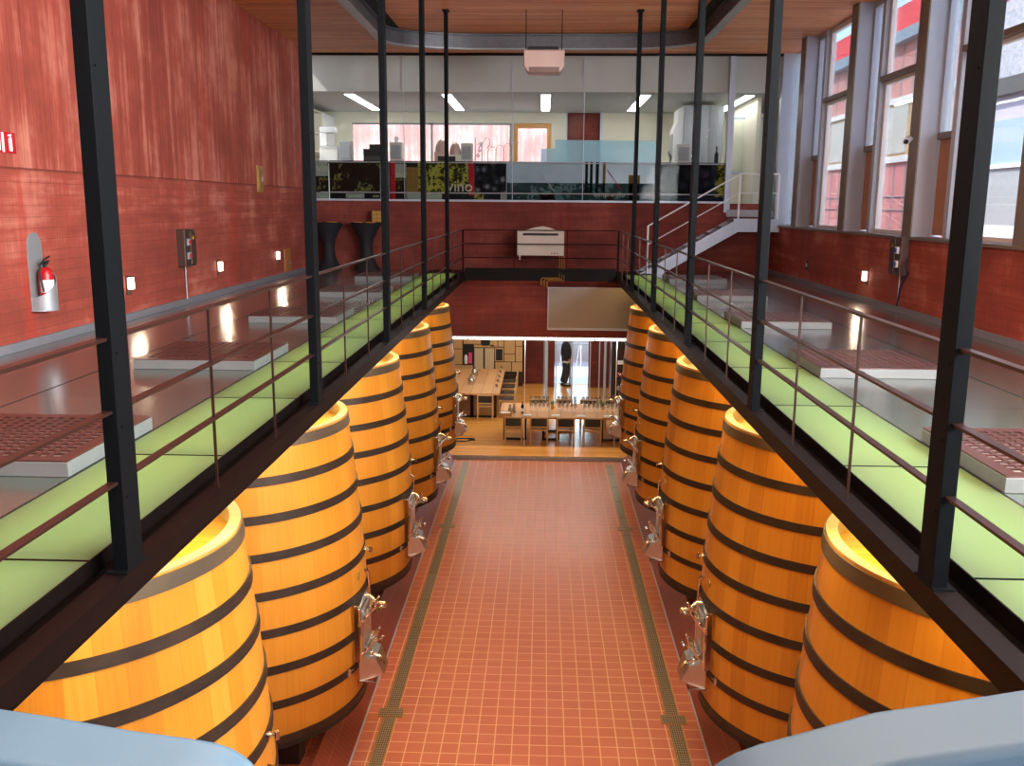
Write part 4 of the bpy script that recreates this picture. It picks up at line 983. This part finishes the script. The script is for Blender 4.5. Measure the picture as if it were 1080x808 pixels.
# ================================================================== TASTING ROOM BELOW
PZ = .10
struct('floor_platform', MB().box(-WX, WX, 21.6, 31.0, -.2, PZ), M['parquet'])
struct('trim_19', MB().box(-WX, WX, 21.575, 21.6, -.0, PZ - .012), M['grey'])
struct('ceiling_tasting_room', MB().box(-WX, WX, YB + .2, 31.2, 3.3, 3.5), M['offwhite'])
bw = MB().box(-WX, .12, 30.9, 31.1, PZ, 3.3).box(2.42, WX, 30.9, 31.1, PZ, 3.3)
struct('wall_tasting_room_back', bw, M['red_dark'])
struct('wall_tasting_room_left', MB().box(-WX - .2, -WX, YB, 31, -.2, 3.5), M['red_dark'])
struct('wall_tasting_room_right', MB().box(WX, WX + .2, YB, 31, -.2, 3.5), M['red_dark'])
struct('floor_porch', MB().box(-1.5, 4.5, 31.0, 35.5, -.2, PZ), M['palefloor'] if 'palefloor' in M else M.setdefault('palefloor', plain('pale_stone_paving', (.60, .68, .76), .35)))
struct('wall_porch_outer', MB().box(-1.5, 4.5, 36.0, 36.2, -.2, 6), M['white'])
# LED line under the bulkhead
t = thing('strip_light', 'long white strip light along the bottom of the red bulkhead', 'strip light', (0, YB - .07, 2.80))
xs = [-3.1, -1.75, -.93, .215, 1.36, 1.7 + .5, 3.2]
for i in range(len(xs) - 1):
    if xs[i + 1] - xs[i] > .4: MB().tube([(xs[i] + .02, 0, .03), (xs[i + 1] - .02, 0, .03)], .024, 10).build('tube', M['led'], t)
MB().box(-3.2, 3.2, .0, .06, .05, .075).build('mounting_rail', M['white'], t)
area('strip_light_glow', (0, YB - .12, 2.79), (0, .15, -1), 6.2, .08, 70, (1, .96, .9))
# glass partition
struct('window_13', MB().box(-2.6, 2.6, YB - .01, YB, PZ, 2.80), M['glass'])
struct('trim_20', MB().box(-.352, -.338, YB - .016, YB + .006, PZ, 2.86).box(1.9, 1.914, YB - .016, YB + .006, PZ, 2.86), M['white'])
# projection screen
t = thing('projection_screen', 'large silvery screen hung on the red bulkhead', 'screen', (0, YB, 0))
MB().box(.19, 2.35, -.06, -.012, 3.05, 4.10).build('frame', M['alu'], t, bevel=.004)
m = NT('silvery_screen_surface'); m.base((.40, .38, .34)); m.rough(.22); m.b.inputs['Metallic'].default_value = .35
MB().box(.215, 2.33, -.064, -.06, 3.11, 4.08).build('screen_surface', m.m, t)
# small wires and valve on right
# back room frames
Y1 = 27.5
t = tag(bpy.data.objects.new('door_3', None), kind='structure'); C.objects.link(t); t.location = (0, Y1, PZ)
fr = MB()
for x, w_ in ((.21, .09), (.50, .03), (.98, .045), (1.52, .03), (1.80, .03), (1.97, .07)): fr.box(x - w_ / 2, x + w_ / 2, -.03, .03, 0, 3.1)
fr.box(.2, 2.0, -.03, .03, 2.75, 2.85); fr.build('frame', M['alu'], t, bevel=.004)
MB().box(.25, 1.93, -.005, .005, .02, 2.75).build('pane', M['glass'], t)
text('lettering', 'bodega', .10, M['paper'], t, (.75, -.03, 1.30), (PI / 2, 0, 0))
t = tag(bpy.data.objects.new('door_4', None), kind='structure'); C.objects.link(t); t.location = (0, 31.0, PZ)
MB().box(.12, .2, -.05, .05, 0, 3.1).box(2.34, 2.42, -.05, .05, 0, 3.1).box(1.0, 1.06, -.05, .05, 0, 3.1).box(.2, 2.34, -.05, .05, 2.6, 2.7).build('frame', M['alu'], t)
struct('wall_passage', MB().box(1.62, 2.3, 30.3, 30.5, PZ, 3.3).box(.24, .5, 30.3, 30.5, PZ, 3.3), M['red_dark'])
t = thing('porch_railing', 'white metal railing outside the glass entrance', 'railing', (1.4, 33.4, PZ))
MB().tube([(-1.4, 0, 1.0), (1.6, 0, 1.0)], .025, 8).build('top_rail', M['grey'], t)
m_ = MB()
for i in range(5): m_.tube([(-1.3 + .6 * i, 0, 0), (-1.15 + .6 * i, 0, 1.0)], .012, 6)
m_.build('slanted_bars', M['white'], t)
for x in (-1.4, .1, 1.6): MB().tube([(x, 0, 0), (x, 0, 1.0)], .02, 8).build('post', M['white'], t)
# dark tall cabinet at right with little lit boxes
t = thing('tall_cabinet', 'tall dark cabinet with three small labels right of the glass doors', 'cabinet', (2.62, 27.2, PZ))
MB().box(-.48, .55, 0, .5, 0, 2.75).build('body', M['darkpanel'], t, bevel=.006)
for z, mt in ((1.32, 'paper'), (.95, 'redknob'), (.55, 'grey')): MB().box(-.30, -.12, -.02, 0, z, z + .12).build('label_plate', M[mt], t, bevel=.004)
# wall storage unit
YC = 30.35
def cx(px): return at(px, 375, 'y', YC).x
def cz(py): return at(510, py, 'y', YC).z
t = thing('wall_cabinet', 'pale oak wall unit of staggered doors and dark niches', 'cabinet', (0, YC, 0))
xl, xr, zb, zt = cx(466), cx(551.5), cz(392.5), 2.75
MB().box(xl - .9, xr, .03, .45, zb, zt).build('body', M['darkpanel'], t)
def door(a, b, c_, d_, mt='wood', nm='door'):
    return MB().box(cx(a) + .012, cx(b) - .012, -.0, .03, cz(d_) + .012, min(zt, cz(c_)) - .012).build(nm, M[mt], t, bevel=.004)
M['palewood'] = plain('pale_beige_laminate', (.62, .46, .28), .5, var=.05)
for a, b, c_, d_ in ((488.5, 507.5, 350, 363.3), (499.5, 521.6, 363.3, 366.8), (521.6, 531.5, 366.2, 381.3), (466, 478, 350, 368.5), (478, 488, 350, 368.5), (478, 488, 368.5, 385), (466, 478, 368.5, 392), (478, 499, 385, 392), (516.5, 525, 350, 366), (525, 531.5, 350, 366), (531.5, 543.5, 350, 373), (531.5, 543.5, 373, 381.5), (543.5, 551.3, 350, 365), (543.5, 551.3, 365, 381.5), (522, 539.5, 381.5, 392), (539.5, 551.3, 381.5, 392)): door(a, b, c_, d_)
for a, b in ((500, 510), (511, 521.5)): door(a, b, 367, 392, 'palewood')
for a, b, c_, d_ in ((489.5, 498.5, 363.5, 383.5), (508, 516, 352, 364.5), (523, 530, 368, 380)): MB().box(cx(a), cx(b), -.006, .03, cz(d_), cz(c_)).build('niche', M['black'], t)
zsh = cz(383.5) + .001
tag(MB().box(cx(494), cx(498), YC - .04, YC - .004, zsh, cz(372)).build('pink_folder', M['pink']), 'pink folder standing in the left niche of the wall unit', 'folder')
tag(MB().lathe([(0, 0), (.05, 0), (.06, .2), (.03, .3), (0, .3)], 14).build('white_vase', M['white'], loc=(cx(491.5), YC - .07, zsh), smooth=50), 'small white vase in the left niche beside the pink folder', 'vase')
t = thing('low_cabinet', 'low dark cabinet under the right end of the wall unit', 'cabinet', (cx(538), 30.38, PZ))
MB().box(-.42, .42, 0, .5, 0, .44).build('body', M['darkpanel'], t, bevel=.006); MB().box(-.42, .42, -.01, .5, .44, .47).build('top', M['black'], t)

# tables
def long_table(name, lab, x0, x1, y0, y1, ztop, topmat, legs):
    t = thing(name, lab, 'table', ((x0 + x1) / 2, (y0 + y1) / 2, PZ)); W = (x1 - x0) / 2; D = (y1 - y0) / 2; H = ztop - PZ
    MB().box(-W, W, -D, D, H - .05, H).build('table_top', topmat, t, bevel=.004)
    for (lx0, lx1, ly) in legs:
        m_ = MB(); a, b = lx0 - (x0 + x1) / 2, lx1 - (x0 + x1) / 2; y = ly - (y0 + y1) / 2
        m_.box(a, a + .07, y - .03, y + .03, 0, H - .05).box(b - .07, b, y - .03, y + .03, 0, H - .05).box(a, b, y - .03, y + .03, 0, .05)
        m_.build('leg_frame', M['black'], t)
    return t
long_table('tasting_table', 'long oak tasting table nearer the red floor, set with rows of glasses', -.98, 2.72, 22.66, 24.3, .83, M['tabletop'], [(-.9, -.3, 23.2), (.2, .9, 24.1), (.1, .55, 23.2), (1.6, 2.3, 23.2)])
long_table('tasting_table', 'broad oak table standing lengthways at the left of the tasting room', -2.75, -1.10, 25.4, 29.4, .85, M['tabletop'], [(-2.6, -1.85, 25.7), (-1.95, -1.2, 25.7), (-2.6, -1.2, 29.1)])
def chair():
    t = thing('dining_chair', 'x', 'chair')
    w = M['wood']
    for x in (-.21, .21):
        MB().obox((x, -.22, 0), (x, -.24, .735), .035, .04).build('back_leg', w, t, bevel=.004)
        MB().obox((x, .20, 0), (x, .20, .45), .035, .035).build('front_leg', w, t, bevel=.004)
        MB().obox((x, -.22, .42), (x, .20, .42), .025, .04).build('side_rail', w, t)
    MB().box(-.20, .20, -.25, -.215, .70, .735).build('top_rail', w, t, bevel=.005)
    MB().box(-.20, .20, -.245, -.22, .465, .495).build('back_rail', w, t)
    MB().box(-.20, .20, -.24, -.21, .38, .42).build('seat_rail', w, t)
    MB().box(-.195, .195, -.242, -.222, .50, .70).build('back_pad', M['darkpad'], t, bevel=.008)
    MB().box(-.20, .20, -.20, .22, .43, .475).build('seat', M['darkpad'], t, bevel=.01)
    return t
pc = chair()
cxs = [at(p, 455, 'y', 22.8).x for p in (541.5, 568.5, 596.5, 624.5)]
nms = ['leftmost', 'second from left', 'third from left', 'rightmost']
for i, x in enumerate(cxs):
    o = pc if i == 0 else dup(pc)
    o.location = (x, 22.84, PZ); o['label'] = '%s oak chair on the near side of the glass set table' % nms[i]; o['group'] = 'oak chairs on the near side of the tasting table'
for i, x in enumerate([at(p, 430, 'y', 24.5).x for p in (568, 595.5, 621, 647)]):
    o = dup(pc, (x, 24.62, PZ), '%s dark backed chair on the far side of the glass set table' % nms[i], 'chairs on the far side of the tasting table', PI)
dup(pc, (-1.5, 25.55, PZ), 'oak chair tucked under the near end of the broad table', 'chairs at the broad table', 0)
for i, y in enumerate((26.2, 27.1, 28.0, 28.9)):
    dup(pc, (-.93, y, PZ), '%s oak chair on the right long side of the broad table' % ORD[i], 'chairs at the broad table', PI / 2)

# glassware
gl = MB().lathe([(0, 0), (.036, 0), (.034, .004), (.005, .010), (.004, .09), (.012, .10), (.036, .125), (.042, .16), (.033, .215), (.031, .215), (.039, .16), (.034, .128), (.01, .105), (0, .103)], 14)
g0 = None; TZ = .831
xg = [at(p, 440, 'y', 23.6).x for p in (569, 598, 625, 649)]
rows = [(24.2, 'at the far edge'), (23.72, 'in the middle'), (23.3, 'near the front')]
for gi, x in enumerate(xg):
    for (yy, rn) in rows:
        for j in range(5 if gi < 3 else 4):
            lab = '%s wine glass in the %s row of the %s table setting' % (['first', 'second', 'third', 'fourth', 'fifth'][j], rn.split()[-1] if rn != 'at the far edge' else 'far', nms[gi]); grp = 'wine glasses %s, %s setting' % (rn, nms[gi])
            loc = (x - .22 + .108 * j + random.uniform(-.012, .012), yy + random.uniform(-.03, .03), TZ)
            if g0 is None: g0 = tag(gl.build('wine_glass', M['wineglass'], loc=loc, smooth=50), lab, 'wine glass', grp)
            else: dup(g0, loc, lab, grp)
for i, p in enumerate((556, 586, 613, 641)):
    q = at(p, 439, 'z', TZ)
    t = thing('tasting_sheet', '%s white folded sheet at the front edge of the near tasting table' % nms[i], 'paper', (q.x, 22.8, TZ), group='folded sheets on the tasting table')
    MB().box(-.10, .10, -.07, .07, 0, .006).build('lower_leaf', M['paper'], t); MB().obox((-.10, -.02, .02), (.10, .03, .018), .11, .006).build('upper_leaf', M['paper'], t)
def flowers(px, lab):
    q = at(px, 431, 'z', .95); t = thing('flower_vase', lab, 'vase', (q.x, 23.62, TZ))
    MB().lathe([(0, 0), (.04, 0), (.05, .07), (.035, .10), (.03, .10), (.04, .06), (0, .01)], 14).build('vase', M['brass'], t, smooth=50)
    m_ = MB(); random.seed(px)
    for i in range(26):
        a = random.uniform(0, 2 * PI); r = random.uniform(.02, .09); m_.obox((0, 0, .08), (r * math.cos(a), r * math.sin(a), .12 + random.uniform(.02, .1)), .012, .004)
    m_.build('foliage', M['green'], t)
flowers(583, 'small leafy centrepiece left of the middle of the near tasting table'); flowers(637, 'small leafy centrepiece near the right end of the near tasting table')
q = at(551, 436, 'z', TZ)
t = thing('wine_bottle', 'dark wine bottle standing on the near tasting table', 'bottle', (q.x, q.y, TZ))
MB().lathe([(0, 0), (.037, 0), (.038, .19), (.015, .25), (.014, .30), (0, .30)], 18).build('body', M['bottle'], t, smooth=50); MB().lathe([(.0385, .05), (.039, .05), (.039, .14), (.0385, .14)], 18).build('paper_label', M['paper'], t); MB().lathe([(.0145, .25), (.016, .25), (.016, .305), (0, .305)], 12).build('capsule', M['redpaint'], t)
for i, (px, lab) in enumerate(((538, 'left'), (542, 'right'))):
    q = at(px, 436, 'z', TZ)
    t = thing('carafe', '%s of two clear glass carafes beside the wine bottle' % lab, 'carafe', (q.x, q.y + .1 * i, TZ))
    MB().lathe([(0, 0), (.045, 0), (.05, .1), (.03, .18), (.035, .23), (.032, .23), (.027, .18), (.046, .1), (.04, .006), (0, .006)], 18).build('body', M['wineglass'], t, smooth=50); MB().lathe([(0, .008), (.040, .008), (.044, .07), (0, .07)], 16).build('water', M['wineglass'], t)
q = at(533, 438, 'z', TZ)
t = thing('cork_crate', 'small open wooden crate with white napkins at the left end of the near table', 'crate', (q.x, q.y, TZ))
MB().box(-.17, .17, -.12, -.11, 0, .08).box(-.17, .17, .11, .12, 0, .08).box(-.17, -.16, -.11, .11, 0, .08).box(.16, .17, -.11, .11, 0, .08).box(-.16, .16, -.11, .11, 0, .01).build('box', M['wood'], t)
tag(MB().box(q.x - .12, q.x + .12, q.y - .08, q.y + .08, TZ + .012, TZ + .075).build('napkin_stack', M['paper'], bevel=.01), 'stack of white napkins inside the small crate', 'napkins')
for i, (px, py, lab) in enumerate(((497, 405, 'nearer'), (500.5, 396, 'farther'))):
    q = at(px, py, 'z', .85)
    t = thing('glass_jug', '%s clear glass jug on the broad oak table' % lab, 'jug', (q.x, q.y, .851))
    MB().lathe([(0, 0), (.09, 0), (.11, .08), (.10, .15), (.04, .22), (.05, .28), (.046, .28), (.036, .22), (.095, .15), (.10, .08), (.08, .008), (0, .008)], 20).build('body', M['wineglass'], t, smooth=50)
    MB().tube([(.045, 0, .25), (.12, 0, .24), (.13, 0, .15), (.10, 0, .11)], .01, 8).build('handle', M['wineglass'], t, smooth=50)
for i in range(5):
    tag(dup(g0, (-1.2, 28.7 - .75 * i, .851)), ['farthest', 'fourth', 'middle', 'second', 'nearest'][i] + ' clear glass in the line along the right edge of the broad table', 'wine glass', 'glasses along the right edge of the broad table')
t = thing('floor_cable', 'thin dark cable coiled on the wooden platform by the left vats', 'cable', (0, 0, PZ + .008))
pts = []
for i in range(40):
    a = i / 39 * 2 * PI * 2.2; pts.append((at(488, 462, 'z', PZ).x + (.30 + .1 * math.sin(i * .7)) * math.cos(a), 23.0 + .16 * math.sin(a) + .01 * i * .3, 0))
MB().tube(pts, .007, 6).build('cable_run', M['black'], t, smooth=50)

# ================================================================== PERSON OUTSIDE THE DOOR
def skin_body(name, verts, edges, radii, mat, parent, sub=2):
    me = bpy.data.meshes.new(name); me.from_pydata(verts, edges, []); o = bpy.data.objects.new(name, me); C.objects.link(o)
    sk = o.modifiers.new('skin', 'SKIN'); sk.use_smooth_shade = True
    for i, r in enumerate(radii):
        v = me.skin_vertices[0].data[i]; v.radius = (r, r) if not isinstance(r, tuple) else r
    me.skin_vertices[0].data[0].use_root = True
    ss = o.modifiers.new('sub', 'SUBSURF'); ss.levels = sub; ss.render_levels = sub
    me.materials.append(mat); o.parent = parent; return o
t = thing('person', 'person in black standing side on behind the glass entrance doors', 'person', (.90, 30.55, PZ))
# facing +x (right), weight on the near leg, right foot a little ahead
V = [(0, 0, .95), (-.01, 0, 1.15), (-.02, 0, 1.34), (.0, 0, 1.47), (.02, 0, 1.55), (.03, 0, 1.66), (.03, 0, 1.74),
     (-.02, -.10, .88), (.02, -.10, .50), (-.05, -.10, .09), (.08, -.11, .04), (.16, -.12, .03),
     (-.02, .10, .88), (-.03, .10, .50), (-.12, .10, .09), (.01, .11, .04), (.09, .12, .03),
     (-.02, -.17, 1.42), (-.05, -.22, 1.15), (.06, -.20, .94), (.09, -.19, .87),
     (-.02, .17, 1.42), (-.04, .22, 1.15), (.10, .20, 1.0), (.14, .19, .95)]
E_ = [(0, 1), (1, 2), (2, 3), (3, 4), (4, 5), (5, 6), (0, 7), (7, 8), (8, 9), (9, 10), (10, 11), (0, 12), (12, 13), (13, 14), (14, 15), (15, 16), (2, 17), (17, 18), (18, 19), (19, 20), (2, 21), (21, 22), (22, 23), (23, 24)]
t.scale = (1.12, 1.12, 1)
R_ = [(.15, .14), (.14, .14), (.17, .15), (.07, .07), (.055, .055), (.09, .08), (.075, .07), (.09, .09), (.06, .06), (.042, .042), (.035, .03), (.025, .02), (.09, .09), (.06, .06), (.042, .042), (.035, .03), (.025, .02), (.06, .06), (.045, .045), (.034, .034), (.025, .02), (.06, .06), (.045, .045), (.034, .034), (.025, .02)]
body = skin_body('body', V, E_, [tuple(q - .035 for q in r_) if i_ in (0, 1, 2, 7, 8, 12, 13) else r_ for i_, r_ in enumerate(R_)], M['skin'], t)
def cloth(name, idx, mat, grow=.018):
    mp = {a: i for i, a in enumerate(idx)}
    return skin_body(name, [V[i] for i in idx], [(mp[a], mp[b]) for a, b in E_ if a in mp and b in mp], [tuple(q + grow for q in R_[i]) for i in idx], mat, t)
cloth('jacket', [0, 1, 2, 17, 18, 19, 21, 22, 23], M['jacket'], .05)
cloth('trousers', [0, 1, 7, 8, 9, 12, 13, 14], M['trouser'], .035)
for a in (9, 14):
    x, y, z = V[a]; MB().box(x - .06, x + .22, y - .05, y + .05, 0, .07).build('shoe', M['black'], t, bevel=.025, seg=3)
hh = MB().lathe([(0, .13), (.05, .12), (.09, .08), (.105, .02), (.10, -.03), (.085, -.05)], 20, (.01, 0, 1.72)).build('hair', M['hair'], t, smooth=60)
MB().prism([(.115, 1.68), (.145, 1.655), (.115, 1.645)], -.012, .012, 'xz').build('nose', M['skin'], t, bevel=.004)
for hand in (20, 24):
    x, y, z = V[hand]
    for i in range(4): MB().tube([(x + .01 * i - .01, y, z + .0), (x + .012 * i, y, z - .05), (x + .012 * i - .005, y, z - .085 + .006 * abs(i - 1.5))], [.009, .008, .006], 6).build('finger', M['skin'], t, smooth=50)
    MB().tube([(x - .02, y, z + .02), (x - .04, y, z - .02), (x - .035, y, z - .045)], [.010, .009, .007], 6).build('thumb', M['skin'], t, smooth=50)
